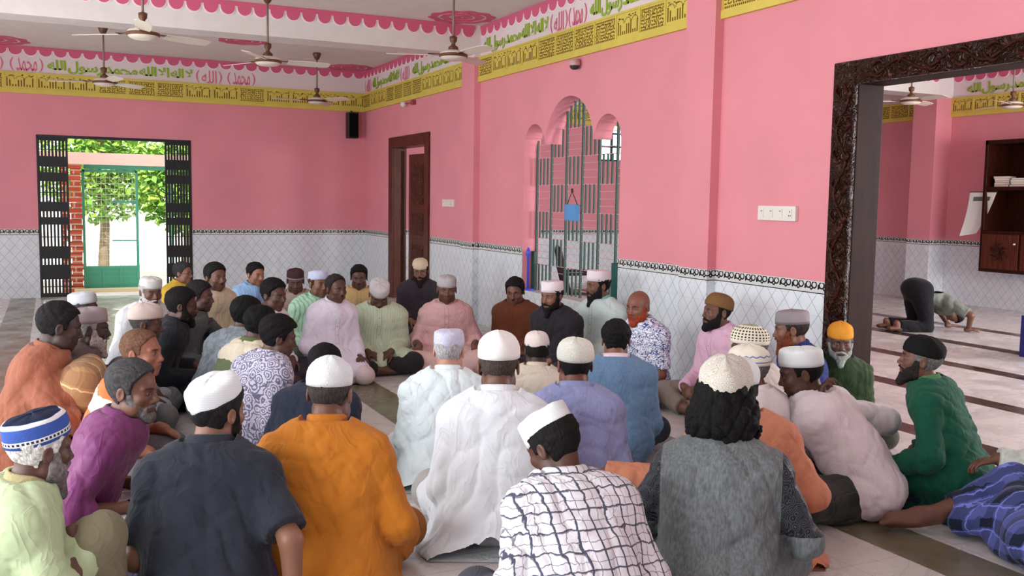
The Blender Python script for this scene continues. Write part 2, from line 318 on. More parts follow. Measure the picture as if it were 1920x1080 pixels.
def trim(o, d, n, L, seed, letters=(), scal=True, name=None):
    _n[0] += 1; rg = random.Random(seed); P = frame_fn(o, d, n)
    root = empty(name or 'trim_%d' % _n[0], (0,0,0), kind='structure')
    b = MB(); fbox(b, P, 0, L, 2.955, 3.175, 0, .020); fbox(b, P, 0, L, 2.895, 2.957, 0, .034); fbox(b, P, 0, L, 3.170, 3.19, 0, .030)
    b2 = MB(); np_ = max(1, int(round(L/.40))); pw = L/np_; kinds = [rg.random() < .5 for _ in range(np_)]
    for i in range(np_):
        s0 = i*pw+.022; s1 = (i+1)*pw-.022; wv = s1-s0
        fbox(b, P, i*pw-.012, i*pw+.012, 2.957, 3.172, 0, .028)
        T0, T1 = .0195, .0212
        if kinds[i]:
            m = 15
            for k in range(m):
                a = s0+wv*(k+.5)/m
                for zz in (2.975, 3.147): fbox(b2, P, a-.0075, a+.0075, zz-.0085, zz+.0085, T0, T1)
            for r in range(5):
                for k in range(11):
                    a = s0+wv*(k+.5)/11+rg.uniform(-.006,.006); zc = 3.002+r*.030+rg.uniform(-.004,.004); an = rg.choice([.5,-.5,1.2,-1.2,0]); l = rg.uniform(.012,.020)
                    dx, dz = math.cos(an)*l, math.sin(an)*l; nx, nz = -math.sin(an)*.0062, math.cos(an)*.0062
                    poly(b2, P, [(a-dx+nx,zc-dz+nz),(a-dx-nx,zc-dz-nz),(a+dx-nx,zc+dz-nz),(a+dx+nx,zc+dz+nz)], T0, T1)
        else:
            for k in range(10):
                a = s0+wv*(k+.5)/10; top = 3.075 if k % 3 else 3.10
                bt = 2.985 if k % 5 not in (2,3) else 2.985; tp = top if k % 5 not in (2,3) else 3.015
                fbox(b2, P, a-.008, a+.008, bt, tp, T0, T1)
            for k in range(3):
                c = s0+wv*(k*2+1)/6
                for q in range(7):
                    t = math.pi*q/7; t2 = math.pi*(q+.6)/7; R = wv/7.4
                    poly(b2, P, [(c+R*math.cos(t),3.085+R*.8*math.sin(t)),(c+(R+.009)*math.cos(t),3.085+(R*.8+.009)*math.sin(t)),(c+(R+.009)*math.cos(t2),3.085+(R*.8+.009)*math.sin(t2)),(c+R*math.cos(t2),3.085+R*.8*math.sin(t2))], T0, T1)
                for q in range(3): a = c+rg.uniform(-.05,.05); zc = rg.uniform(3.12,3.15); fbox(b2, P, a-.012, a+.012, zc-.005, zc+.005, T0, T1)
    yb = b.build('yellow_band', m_yel, root); b2.build('relief_pattern', m_yeld, yb)
    if scal:
        b, g = scallops(P, L, 3.548, .19, .135); b.build('scallop_edge', m_scal, root); g.build('scallop_outline', m_scalw, root)
    if letters:
        for key, mt in (('g', m_grn), ('p', m_lpk)):
            V = []; F = []
            for kind, s0, s1 in letters:
                if kind[0] != key: continue
                v, f, lo, hi = WORDS[kind]
                k = len(V); sx = (s1-s0)/(hi[0]-lo[0]); sz = .185/(hi[1]-lo[1])
                for q in v: V.append(P(s0+(q[0]-lo[0])*sx, 3.205+(q[1]-lo[1])*sz, .004+(.003 if q[2] > 0 else 0)))
                F += [tuple(i+k for i in q) for q in f]
            if V:
                bb = MB(); bb.v = V; bb.f = F; bb.build('lettering', mt, root)
    return root
LA, LO, LX = '\ufefb', '\ufe8d\ufedf\ufeea', '\ufe8d\ufefb'; ALLAH = '\ufe8d\ufedf\ufee0\ufeea'; MHD = '\ufee3\ufea4\ufee4\ufeaa'; RSL = '\ufead\ufeb3\ufeee\ufedd'
def word(s, off=.035):
    c = bpy.data.curves.new('w', 'FONT'); c.body = s[::-1]; c.size = 1; c.offset = off; c.extrude = .01; c.space_character = .93; c.space_word = .45; c.resolution_u = 3
    o = bpy.data.objects.new('w', c); C.objects.link(o); bpy.context.view_layer.update()
    me = bpy.data.meshes.new_from_object(o.evaluated_get(bpy.context.evaluated_depsgraph_get()))
    v = [tuple(q.co) for q in me.vertices]; f = [tuple(p.vertices) for p in me.polygons]
    bpy.data.objects.remove(o); bpy.data.curves.remove(c); bpy.data.meshes.remove(me)
    lo = [min(q[i] for q in v) for i in range(2)]; hi = [max(q[i] for q in v) for i in range(2)]
    return v, f, lo, hi
WORDS = {'g': word(' '.join((LA, LO, LX, ALLAH, MHD, RSL, ALLAH)), .032), 'pa': word(ALLAH, .0), 'pm': word(MHD, .0), 'pb(': word('(', 0.), 'pb)': word(')', 0.)}
def seq(s, L, per=2.95, g=1.98):
    out = []
    while s < L:
        def add(k, a, b):
            if a > .02 and b < L-.02: out.append((k, a, b))
        add('g', s, s+g); q = s+g+.04
        add('pb(', q, q+.05); add('pa', q+.08, q+.30); add('pb)', q+.33, q+.38)
        add('pb(', q+.46, q+.51); add('pm', q+.54, q+.80); add('pb)', q+.83, q+.88); s += per
    return out
trim((-8,0,0), (1,0,0), (0,-1,0), 8, 11, seq(.4, 8))
trim((0,0,0), (0,-1,0), (-1,0,0), 4.30, 12, [('pb(',.05,.1),('pa',.13,.3),('pb)',.33,.38),('g',.45,1.75),('pb(',1.8,1.85),('pa',1.88,2.1),('pb)',2.13,2.18),('g',2.3,4.2)])
trim((0,-4.69,0), (0,-1,0), (-1,0,0), 4.21, 13, [('g',.08,1.72),('pb(',1.76,1.81),('pa',1.84,2.04),('pb)',2.07,2.12),('pb(',2.14,2.19),('pm',2.22,2.42),('pb)',2.45,2.50),('g',2.56,4.1)])
trim((0,-9.27,0), (0,-1,0), (-1,0,0), 6, 14, seq(.3, 6))
trim((.2,0,0), (1,0,0), (0,-1,0), 7.87, 15, seq(.5, 7.8))
trim((8.07,0,0), (0,-1,0), (-1,0,0), 4.22, 16, seq(.3, 4.2))
trim((8.07,-4.66,0), (0,-1,0), (-1,0,0), 4.24, 17, seq(.25, 4.2))
for x0, x1, y in ((-8,-.08,-4.69),(.32,7.72,-4.69)):
    _n[0] += 1; root = empty('trim_%d' % _n[0], kind='structure'); b, g = scallops(frame_fn((x0,y,0), (1,0,0), (0,-1,0)), x1-x0, 3.548, .172, .155)
    b.build('scallop_edge', m_scal, root); g.build('scallop_outline', m_scalw, root)
# painted rosettes on the ceiling
for cx, cy, r in ((-.42,-5.1,.42),(-2.3,-2.1,.36),(-5.3,-.45,.5),(-.35,-.35,.42),(7.6,-5.2,.45)):
    b = MB()
    for k in range(3):
        r0, r1 = r*(.30*k+.06), r*(.30*k+.28)
        n = 40
        for i in range(n):
            a, c = 2*math.pi*i/n, 2*math.pi*(i+1)/n; q = 1+.05*math.sin(a*10); q2 = 1+.05*math.sin(c*10)
            b.prism([(cx+r0*math.cos(a),cy+r0*math.sin(a),HC-.006),(cx+r1*q*math.cos(a),cy+r1*q*math.sin(a),HC-.006),(cx+r1*q2*math.cos(c),cy+r1*q2*math.sin(c),HC-.006),(cx+r0*math.cos(c),cy+r0*math.sin(c),HC-.006)], (0,0,.006))
    _n[0] += 1; b.build('trim_%d' % _n[0], m_scal, kind='structure')
# ---------------------------------------------------------------- doors
m_wood = woodmat(); m_carve = woodmat('carved_wood', (70,38,27), (40,20,15), True, .25); m_wood2 = woodmat('brown_door_wood', (98,50,34), (66,30,20), False, .35)
m_woodl = woodmat('brown_door_panel', (116,66,48), (86,44,30), True, .35)
d = empty('door_1', kind='structure')          # wide opening with the carved frame
b = MB(); b.box((-.035,-10.66,0), (.0,-10.47,2.42)); b.build('frame', m_carve, d, bevel=.008)
b = MB(); b.box((-.035,-13.1,2.27), (.0,-10.66,2.42)); b.build('frame', m_carve, d, bevel=.008)
b = MB(); b.box((-.035,-13.28,0), (.0,-13.1,2.42)); b.build('frame', m_carve, d, bevel=.008)
b = MB(); b.box((0,-10.66,0), (.22,-10.5,2.41)); b.box((0,-13.1,2.27), (.22,-10.66,2.41)); b.box((0,-13.1,0), (.22,-12.95,2.27)); b.build('jamb', woodmat('jamb_wood', (44,20,14), (26,12,9), False, .55), d, bevel=.006)
b = MB()
for i in range(11):                             # carved vine on the post, leaf by leaf
    zc = .18+i*.2; sg = 1 if i % 2 else -1
    pts = [(-.036,-10.565+sg*.045*math.sin(t*math.pi), zc-.1+.2*t) for t in [k/10 for k in range(11)]]
    b.tube(pts, .011, 8)
    for q in (-1,1):
        pts = [(-.040,-10.565+q*(.02+.045*math.sin(t*2.6)), zc+q*.01+.085*t) for t in [k/6 for k in range(7)]]; b.tube(pts, [.004,.010,.014,.014,.010,.006,.002], 8)
for i in range(12):
    yc = -10.8-i*.2; sg = 1 if i % 2 else -1
    pts = [(-.036,yc+.1-.2*t, 2.345+sg*.038*math.sin(t*math.pi)) for t in [k/10 for k in range(11)]]; b.tube(pts, .010, 8)
    for q in (-1,1):
        pts = [(-.040,yc-.085*t, 2.345+q*(.015+.035*math.sin(t*2.6))) for t in [k/6 for k in range(7)]]; b.tube(pts, [.004,.009,.013,.013,.009,.006,.002], 8)
b.build('carving', m_wood, d, smooth=True)
lf = MB(); lf.box((0,-.02,.03), (1.15,.02,2.26)); lf = lf.build('leaf', m_wood, d, bevel=.005); lf.location = (.27,-10.53,0); lf.rotation_euler = (0,0,math.radians(62))
d = empty('door_2', kind='structure')          # brown door in the corner
for a, c, e, f in ((-1.50,-1.33,0,2.41),(-3.03,-2.87,0,2.41)):
    b = MB(); b.box((-.03,a,e), (.0,c,f)); b.build('frame', m_wood2, d, bevel=.006)
b = MB(); b.box((-.03,-2.87,2.25), (.0,-1.50,2.41)); b.build('frame', m_wood2, d, bevel=.006)
b = MB(); b.box((0,-1.50,0), (.2,-1.38,2.38)); b.box((0,-2.98,0), (.2,-2.87,2.38)); b.box((0,-2.87,2.25), (.2,-1.50,2.38)); b.build('jamb', m_wood2, d)
def leaf(parent, org, ang, wd, ht, mat, matp):
    e = MB(); e.box((0,-.02,.02), (wd,.02,ht)); L = e.build('leaf', mat, parent, bevel=.004)
    L.location = org; L.rotation_euler = (0,0,ang)
    for z0, z1 in ((.18,.85),(.98,1.30),(1.42,ht-.15)):
        p = MB()
        for sgn in (-1,1): p.box((.10,sgn*.019,z0), (wd-.10,sgn*.028,z1)); p.box((.15,sgn*.027,z0+.05), (wd-.15,sgn*.034,z1-.05))
        p.build('panel', matp, L, bevel=.004)
    return L
leaf(d, (.14,-1.53,0), math.radians(72), .62, 2.21, m_wood, m_wood)
lf = leaf(d, (.06,-2.85,0), math.radians(95), .64, 2.13, m_wood2, m_woodl)
h = MB(); h.tube([(.6,-.05,1.05),(.6,-.05,1.2)], .008); h.tube([(.6,-.05,1.05),(.6,0,1.05)], .006); h.build('handle', plain('brass', (150,120,60), .3, .5, .9), lf)
# folding steel gate in the back wall, pushed open to both sides
m_black = plain('black_steel', (24,25,28), .45, .4)
d = empty('door_3', kind='structure')
b = MB(); b.box((-4.82,-.012,2.29), (-2.72,.06,2.33)); b.box((-4.82,-.012,0), (-4.795,.06,2.3)); b.box((-2.745,-.012,0), (-2.72,.06,2.3)); b.build('frame', m_black, d)
for x0, x1, nn in ((-4.795,-4.43,8),(-3.08,-2.745,8)):
    b = MB(); st = (x1-x0)/nn
    for i in range(nn+1):
        x = x0+st*i; b.box((x-.0145,0,.01), (x+.0145,.03,2.29)); 
        b.box((x-.004,.03,.01), (x+.004,.055,2.29))
    for z0, z1 in ((.0,.06),(.26,.47),(.56,.74),(1.05,1.16),(1.24,1.38),(1.67,1.80),(1.88,2.03),(2.25,2.3)): b.box((x0,.005,z0), (x1,.028,z1))
    for i in range(nn):
        for z in (.16,.88,1.52,2.13): b.box((x0+st*i,.008,z-.012), (x0+st*(i+1),.02,z+.0))
    b.build('folded_grille', m_black, d)
# ---------------------------------------------------------------- arched window with the iron grille
m_green = plain('green_iron', (24,66,56), .4, .4)
wn = empty('window_1', kind='structure'); b = MB(); hb = MB(); cw = 1.97/6; rh = .2875; X = .17
for k in range(7):
    y = -5.89-k*cw; 
    if k == 6: y += .01
    b.box((X-.012,y-.009,.52), (X+.012,y+.009,arch(max(min(y,-5.9),-7.83))))
for c in range(6):
    for r in range(7):
        z0 = .52+r*rh; z1 = z0+rh
        if (c+r) % 2 == 0:
            for q in (1,2,3):
                y = -5.88-(c+q/4)*cw; zt = min(z1, arch(y))
                if zt > z0: b.box((X-.008,y-.0075,z0), (X+.008,y+.0075,zt))
        else:
            for q in (1,2,3):
                z = z0+rh*q/4; ya = -5.88-c*cw; yb = ya-cw
                while ya > yb and arch(ya-.01) < z: ya -= .01
                while yb < ya and arch(yb+.01) < z: yb += .01
                if ya-yb > .05: hb.tube([(X,ya,z),(X,yb,z)], .0035, 6)
for r in range(1, 7):
    z = .52+r*rh; hb.tube([(X,-5.88,z),(X,-7.85,z)], .0045, 6)
b.build('upright_bars', m_green, wn); hb.build('cross_bars', plain('pink_rod', (214,170,176), .5, .4), wn)
b = MB(); b.box((-.012,-7.86,.50), (TW+.01,-5.87,.522)); b.build('sill', plain('sill_tile', (225,225,228), .2, .5), wn)
# small far window with daylight behind
wn = empty('window_2', kind='structure'); b = MB()
for x in (4.45,4.72,4.98,5.21): b.box((x,-.01,2.25), (x+.035,.03,3.02))
for z in (2.25,2.50,2.74,2.985): b.box((4.45,-.01,z), (5.25,.03,z+.03))
b.build('frame', m_green, wn)
# ---------------------------------------------------------------- outdoors beyond the gate
b = MB(); b.box((-14,.25,-.12), (10,14,-.06)); b.build('ground', plain('sunlit_concrete', (226,222,212), .9, .1, var=.08), kind='structure')
m_brick = NT('brick', .85, .2); o_ = m_brick.obj(); br = m_brick.new('ShaderNodeTexBrick'); m_brick.set(br.inputs['Vector'], m_brick.map(m_brick.comb(m_brick.sep(o_)[0], m_brick.sep(o_)[2], 0.), (1,1,1)))
br.inputs['Color1'].default_value = lin((200,104,76)); br.inputs['Color2'].default_value = lin((176,84,60)); br.inputs['Mortar'].default_value = lin((205,180,160)); br.inputs['Scale'].default_value = 1
br.inputs['Brick Width'].default_value = .24; br.inputs['Row Height'].default_value = .085; br.inputs['Mortar Size'].default_value = .012; m_brick.bump(br.outputs['Fac'], -.5, .01); m_brick = m_brick.col(br.outputs['Color'])
b = MB(); rg = random.Random(4)
for i in range(23):
    z = -.06+i*.089; 
    for k, (xa, xb) in enumerate(((-4.52,-4.37),(-4.37,-4.2)) if i % 2 else ((-4.52,-4.42),(-4.42,-4.2))): b.box((xa+.004,1.35+rg.uniform(-.015,.012),z), (xb-.004-rg.uniform(0,.02),1.65,z+.082))
b.build('pillar', m_brick, kind='structure')
b = MB(); b.box((-5.3,1.32,1.965), (-1.2,1.66,2.15)); b.build('beam', plain('cream_plaster', (246,236,214), .8, .2), kind='structure')
m_teal = plain('teal_green_steel', (84,176,146), .5, .4)
g = empty('metal_gate', (-3.77,1.5,-.06), category='gate', label='teal green wire mesh yard gate seen outside through the back doorway')
b = MB()
for x in (-.415,.385): b.box((x-.02,-.02,0), (x+.02,.02,1.95))
b.box((-.415,-.02,1.91), (.385,.02,1.95)); b.box((-.415,-.018,.36), (.385,.018,.40)); b.box((-.0,-.018,1.42), (.385,.018,1.455)); b.box((0,-.018,.80), (.385,.018,.82)); b.build('gate_frame', m_teal, g)
b = MB()
for i in range(1,17): z = .40+i*.089; b.tube([(-.41,0,z),(.38,0,z)], .004, 6)
for i in range(1,12): x = -.415+i*.8/12; b.tube([(x,.006,.40),(x,.006,1.92)], .003, 6)
b.build('wire_mesh', plain('pale_wire', (200,220,205), .5, .4), g)
b = MB(); b.box((-.40,-.008,.02), (.37,.008,.36))
for z in (.10,.19,.28): b.box((-.39,-.016,z-.006), (.36,-.006,z+.006))
for x in (-.14,.12): b.box((x-.015,-.02,.02), (x+.015,-.006,.36))
b.build('kick_plate', m_teal, g)
b = MB(); b.box((-.035,-.035,0), (.035,.035,2.0)); 
gp = b.build('gate_post', m_teal, label='plain teal green post standing right of the mesh yard gate', category='post'); gp.location = (-2.86,1.5,-.06)
b = MB(); b.box((-4.17,1.46,1.90), (-2.83,1.54,1.963)); b.build('beam', m_teal, kind='structure')
b = MB(); b.box((-12,9,-.06), (8,9.2,1.3)); b.build('boundary_wall', plain('white_boundary', (236,232,224), .8, .2), kind='structure')
b = MB(); b.box((-4.35,1.2,-.06), (-2.9,1.42,-.01)); b.build('doorstep', plain('cream_step', (226,214,170), .7, .2), kind='structure')
# trees: trunk and leaf crowns
m_bark = plain('bark', (150,130,104), .9, .1, var=.3)
def leafmat(name, c1, c2):
    n = NT(name, .6, .3); n.b.inputs['Transmission Weight'].default_value = 0
    f = n.step(n.noise(n.obj(), 3, 2), .35, .65); n.b.inputs['Emission Strength'].default_value = 0; return n.col(n.mix(f, c1, c2))
m_l1 = leafmat('leaf_green', (140,178,66), (88,140,52)); m_l2 = leafmat('leaf_pale_green', (176,200,110), (120,168,80))
def tree(x, y, h, r, zc, n, mat, label, seed):
    rg = random.Random(seed); t = empty('tree', (x,y,-.06), category='tree', label=label, group='trees outside the gate')
    b = MB(); b.tube([(0,0,0),(.05,.03,h*.3),(-.03,.0,h*.6),(.04,.02,h)], [.11,.09,.07,.03], 10)
    for k in range(6):
        a = rg.uniform(0,6.28); z = h*rg.uniform(.35,.8); b.tube([(0,0,z),(math.cos(a)*r*.4,math.sin(a)*r*.4,z+.3),(math.cos(a)*r*.8,math.sin(a)*r*.8,z+.5)], [.04,.028,.012], 7)
    b.build('trunk', m_bark, t, smooth=True)
    b = MB()
    for k in range(n):
        a, u, q = rg.uniform(0,6.28), rg.uniform(-1,1), rg.random()**.4
        s = math.sqrt(1-u*u); p = Vector((math.cos(a)*s*r*q, math.sin(a)*s*r*q, zc+u*q*r*1.0)); L = rg.uniform(.10,.20)
        d = Vector((rg.uniform(-1,1),rg.uniform(-1,1),rg.uniform(-.9,.2))).normalized(); e = d.cross(Vector((rg.uniform(-1,1),rg.uniform(-1,1),1))).normalized()*L*.3; up = d.cross(e).normalized()*.008
        b.v += [tuple(p),tuple(p+d*L*.5+e+up),tuple(p+d*L),tuple(p+d*L*.5-e+up)]; k0 = len(b.v)-4; b.f.append((k0,k0+1,k0+2,k0+3))
    b.build('crown', mat, t)
tree(-3.75,5.2,3.2,1.15,2.15,3600,m_l1,'leafy tree whose pale trunk shows through the mesh of the yard gate',1)
tree(-2.35,3.7,2.8,.90,1.75,3600,m_l1,'leafy tree filling the gap right of the mesh yard gate',2)
tree(-6.3,7.2,3.8,1.6,2.9,4200,m_l2,'pale tree behind the red brick pillar outside',3)
tree(-2.6,11.6,5.0,2.3,3.6,4200,m_l2,'tall pale tree farthest back above the cream lintel outside',4)
# ---------------------------------------------------------------- ceiling fans
m_iv = plain('ivory_enamel', (226,216,200), .3, .5); m_fb = plain('fan_brown', (96,58,34), .4, .4); m_rod = plain('fan_rod', (122,104,96), .4, .5)
def make_fan():
    t = empty('ceiling_fan', category='fan', group='ceiling fans')
    b = MB(); b.tube([(0,0,.10),(0,0,.66)], .011, 10); b.build('down_rod', m_rod, t, smooth=True)
    b = MB(); b.lathe([(.0,.68),(.055,.68),(.06,.66),(.035,.60),(.014,.58)]); b.build('canopy', m_fb, t, smooth=True)
    b = MB(); b.lathe([(.013,.19),(.038,.18),(.034,.14),(.018,.12),(.022,.10),(.045,.085),(.05,.06),(.02,.05)]); b.build('coupling', m_fb, t, smooth=True)
    b = MB(); b.lathe([(.0,.06),(.06,.055),(.12,.035),(.135,.015)]); b.build('housing', m_iv, t, smooth=True)
    b = MB(); b.lathe([(.135,.015),(.139,.004),(.137,-.008),(.125,-.014)]); b.build('brown_band', m_fb, t, smooth=True)
    b = MB(); b.lathe([(.128,-.012),(.11,-.030),(.085,-.040),(.045,-.045),(.0,-.046)]); b.build('bottom_cover', m_iv, t, smooth=True)
    for k in range(3):
        a = k*2*math.pi/3; b = MB(); n = 12; pts = []
        for i in range(n+1):
            s = i/n; r = .20+.44*s; wv = .052+.016*math.sin(s*math.pi*.9)
            pts.append((r, wv*(1 if s < .97 else .8)))
        top = [(r, wv) for r, wv in pts]; bot = [(r, -wv) for r, wv in pts][::-1]; pl_ = top+bot
        ca, sa = math.cos(a), math.sin(a)
        P = [(r*ca-y*sa, r*sa+y*ca, .006-y*.22) for r, y in pl_]; b.prism(P, (0,0,.004)); bl = b.build('blade', m_iv, t)
        b = MB(); b.prism([(r*ca-y*sa, r*sa+y*ca, .012) for r, y in ((.11,-.02),(.24,-.035),(.24,.035),(.11,.02))], (0,0,.006)); b.build('bracket', m_fb, bl)
    return t
fans = [(-3.9,-6.34,25,'nearest ceiling fan, a lit white blade standing above its brown banded hub'),
        (-4.02,-2.3,42,'ceiling fan hanging in front of the back wall left of the others'),
        (-2.62,-5.25,0,'ceiling fan on a tall rod hanging just in front of the scalloped beam'),
        (-1.18,-1.57,58,'small distant ceiling fan nearest the black loudspeaker corner'),
        (-1.14,-6.62,160,'ceiling fan with a brown banded hub hanging near the first pillar'),
        (5.52,-6.13,20,'ceiling fan in the other hall, close beside the carved door post'),
        (7.0,-6.5,80,'ceiling fan in the other hall above the wall cabinet')]
f0 = make_fan()
for i, (x, y, a, lb) in enumerate(fans):
    f = f0 if i == 0 else copy_tree(f0); f.location = (x, y, 2.87); f.rotation_euler = (0,0,math.radians(a)); f['label'] = lb
# ---------------------------------------------------------------- things on the walls
b = MB(); b.box((-.32,-.19,2.46), (-.15,-.02,2.87)); sp = b.build('loudspeaker', m_black, category='loudspeaker', label='narrow black loudspeaker high in the room corner under the yellow band', bevel=.01)
b = MB(); b.box((-.305,-.196,2.48), (-.165,-.19,2.85)); b.build('grille', plain('speaker_cloth', (10,10,11), .9, .1), sp)
b = MB(); b.tube([(-.235,-.10,2.87),(-.235,-.03,2.90),(-.235,-.0,2.90)], .01); b.build('bracket', m_black, sp)
m_sw = plain('switch_plastic', (226,220,212), .35, .4); m_swd = plain('switch_slot', (60,56,54), .5, .3)
def switchboard(y0, y1, z0, z1, n, label):
    t = empty('switchboard', (0,(y0+y1)/2,z0), category='switchboard', label=label); w2 = (y1-y0)/2; h = z1-z0
    b = MB(); b.box((-.028,-w2,0), (-.0,w2,h)); b.build('plate', m_sw, t, bevel=.004)
    for i in range(n):
        yc = w2-(i+.5)*2*w2/n; b = MB(); b.box((-.034,yc-.018,h*.2), (-.026,yc+.018,h*.8)); s = b.build('socket' if i == n-1 else 'switch', m_sw, t, bevel=.002)
        b = MB()
        if i == n-1:
            for dy, dz in ((0,.62),(-.008,.36),(.008,.36)): b.box((-.0352,yc+dy-.0035,h*dz-.005), (-.0335,yc+dy+.0035,h*dz+.005))
        else: b.box((-.0352,yc-.008,h*.62), (-.0335,yc+.008,h*.67))
        b.build('slot', m_swd, s)
    return t
switchboard(-10.16,-9.77,1.385,1.49,4,'wide white switchboard with a socket near the carved door frame')
switchboard(-3.93,-3.55,1.405,1.50,3,'small white switchboard between the brown door and the first pillar')
c = empty('security_camera', (-.0,-7.07,2.83), category='camera', label='small dome camera on the wall above the tallest window arch')
b = MB(); b.lathe([(.0,.035),(.045,.035),(.055,.0),(.05,-.025)], (-.06,0,0), 20); b.build('mount', plain('camera_shell', (206,160,160), .4, .4), c, smooth=True)
b = MB(); b.lathe([(.048,-.022),(.042,-.045),(.025,-.060),(.0,-.064)], (-.06,0,0), 20); b.build('lens_dome', m_swd, c, smooth=True)
c = empty('bulb_holder', (0,-2.3,2.85), category='light fitting', label='white bulb and holder just below the yellow band above the brown door')
b = MB(); b.lathe([(.0,.03),(.035,.025),(.045,0),(.035,-.03),(.0,-.045)], (-.07,.18,0), 16); b.build('bulb', m_sw, c, smooth=True)
b = MB(); b.box((-.05,-.16,-.03), (0,-.06,.03)); b.tube([(-.03,-.1,0),(-.06,.15,.0)], .007); b.build('socket', plain('maroon_plastic', (150,60,74), .5, .4), c)
# blue paddle on the window sill, teal box, blue bag on the grille
c = empty('plastic_stick', (.04,-5.95,.522), category='stick', label='blue plastic stick with a pointed head standing on the left end of the window sill')
m_blue = plain('blue_plastic', (72,84,214), .35, .5)
b = MB(); b.tube([(0,0,.012),(0,0,.36),(0,0,.385),(0,0,.43),(0,0,.47)], [.013,.013,.026,.024,.006], 10); b.build('shaft', m_blue, c, smooth=True)
b = MB(); b.box((-.04,-.08,0), (.04,.08,.018)); b.build('foot', m_blue, c, bevel=.004)
b = MB(); b.box((.07,-7.83,.523), (.15,-7.62,.93)); b.build('metal_box', plain('teal_box', (18,84,78), .4, .4), category='box', label='dark teal box on the window sill at the right edge of the grille', bevel=.006)
b = MB(); b.box((.10,-5.97,.523), (.14,-5.90,.95)); b.build('steel_strip', plain('teal_panel', (18,74,66), .4, .4), category='panel', label='narrow dark green strip on the window sill at the left edge of the grille', bevel=.004)
c = empty('hanging_bag', (.14,-6.72,1.30), category='bag', label='flat light blue bag hung on the window grille by a string')
b = MB(); n = 8
for i in range(n):
    a, d_ = i/n, (i+1)/n; f_ = lambda q: .012*math.sin(q*7)
    b.prism([(f_(a)-.012,-.15+.3*a,0),(f_(d_)-.012,-.15+.3*d_,.004*i),(f_(d_)-.012,-.15+.3*d_,.17),(f_(a)-.012,-.15+.3*a,.165)], (.016,0,0))
b.build('pouch', plain('blue_cloth', (96,150,206), .7, .2), c)
b = MB(); b.tube([(0,-.12,.16),(0,.0,.30),(0,.10,.165)], .005, 6); b.tube([(0,0,.29),(0,0,.33)], .014, 8); b.build('string', m_swd, c)
# black plastic chair in the other hall
c = empty('plastic_chair', (1.0,-5.55,0), math.radians(250), category='chair', label='dark plastic armchair standing in the other hall behind the grille')
m_ch = plain('dark_maroon_plastic', (50,22,28), .35, .5)
b = MB(); b.box((-.24,-.22,.42), (.24,.24,.45)); b.build('seat', m_ch, c, bevel=.012)
b = MB(); b.tube([(-.22,-.22,.44),(-.23,-.30,.75),(-.17,-.33,.93),(0,-.34,.97),(.17,-.33,.93),(.23,-.30,.75),(.22,-.22,.44)], .022, 8)
for x in (-.13,-.045,.045,.13): b.tube([(x,-.23,.44),(x,-.31,.80),(x,-.335,.95)], .014, 8)
b.build('backrest', m_ch, c, smooth=True)
for x in (-.26,.26): b = MB(); b.tube([(x,.2,.44),(x,.2,.64),(x,.0,.67),(x*.9,-.26,.66)], .018, 8); b.build('armrest', m_ch, c, smooth=True)
for x, y in ((-.22,.22),(.22,.22),(-.22,-.22),(.22,-.22)): b = MB(); b.tube([(x,y,.43),(x*1.12,y*1.15,0)], [.022,.016], 8); b.build('leg', m_ch, c, smooth=True)
# wooden cabinet, books and calendar on the far wall
c = empty('wall_cabinet', (8.0,-6.22,.57), category='cabinet', label='dark wooden cabinet hanging on the far wall with an open book shelf on top'); D = .42
b = MB(); b.box((-D,-.75,0), (.06,.55,.60)); b.box((-D,.50,.6), (.06,.55,1.90)); b.box((-D,-.75,.6), (.06,-.70,1.90)); b.box((-D,-.75,1.84), (.06,.55,1.90)); b.box((-D,-.70,1.18), (.06,.50,1.23)); b.box((.03,-.70,.6), (.06,.50,1.84)); b.build('body', m_wood, c, bevel=.006)
for y0, y1 in ((-.08,.50),(-.70,-.12)):
    b = MB(); b.box((-D-.02,y0,.05), (-D,y1,.55)); dr = b.build('door', m_wood2, c, bevel=.004)
    b = MB()
    for k in range(8):
        a = k*math.pi/4; cy, cz = (y0+y1)/2, .30; b.tube([(-D-.022,cy,cz),(-D-.026,cy+.09*math.cos(a),cz+.09*math.sin(a)),(-D-.022,cy+.16*math.cos(a+.5),cz+.16*math.sin(a+.5))], [.005,.018,.004], 8)
    b.build('carved_rosette', m_wood, dr, smooth=True)
    b = MB(); b.tube([(-D-.02,y0+.05,.42),(-D-.045,y0+.05,.42)], .012, 10); b.build('knob', m_iv, dr)
rg = random.Random(8); cols = [(188,176,160),(150,60,50),(60,90,110),(205,196,180),(110,84,60),(170,160,148)]
bm = [plain('book_cover_%d' % i, q, .6, .3) for i, q in enumerate(cols)]; pg = plain('book_pages', (220,212,196), .8, .1)
cn = ['beige','red','blue','cream','brown','grey']; pos = ['bottom','second lowest','middle','second highest','top']
for st, (yy, nb) in enumerate(((-5.92,5),(-6.18,4),(-6.44,5))):
    z = .57+1.232
    for k in range(nb):
        ci = rg.randrange(6); tkn = rg.uniform(.024,.038); t = empty('book', (7.72,yy+rg.uniform(-.015,.015),z), math.radians(rg.uniform(-6,6)), category='book', group='books on the cabinet shelf',
              label='%s book lying %s in the %s stack on the cabinet shelf' % (cn[ci], {0:'lowest',nb-1:'topmost'}.get(k, ['','second','third','fourth','fifth'][k]), ('left','centre','right')[st]))
        b = MB(); b.box((-.09,-.115,0), (.09,.115,.003)); b.box((-.09,-.115,tkn-.003), (.09,.115,tkn)); b.box((-.09,.112,0), (.09,.115,tkn)); b.build('cover', bm[ci], t)
        b = MB(); b.box((-.086,-.111,.003), (.086,.111,tkn-.003)); b.build('pages', pg, t); z += tkn+.0005
c = empty('calendar', (7.6,-5.62,1.12), category='calendar', label='curling glossy wall calendar hanging askew beside the wooden cabinet')
NS = 10; b = MB(); b2 = MB()
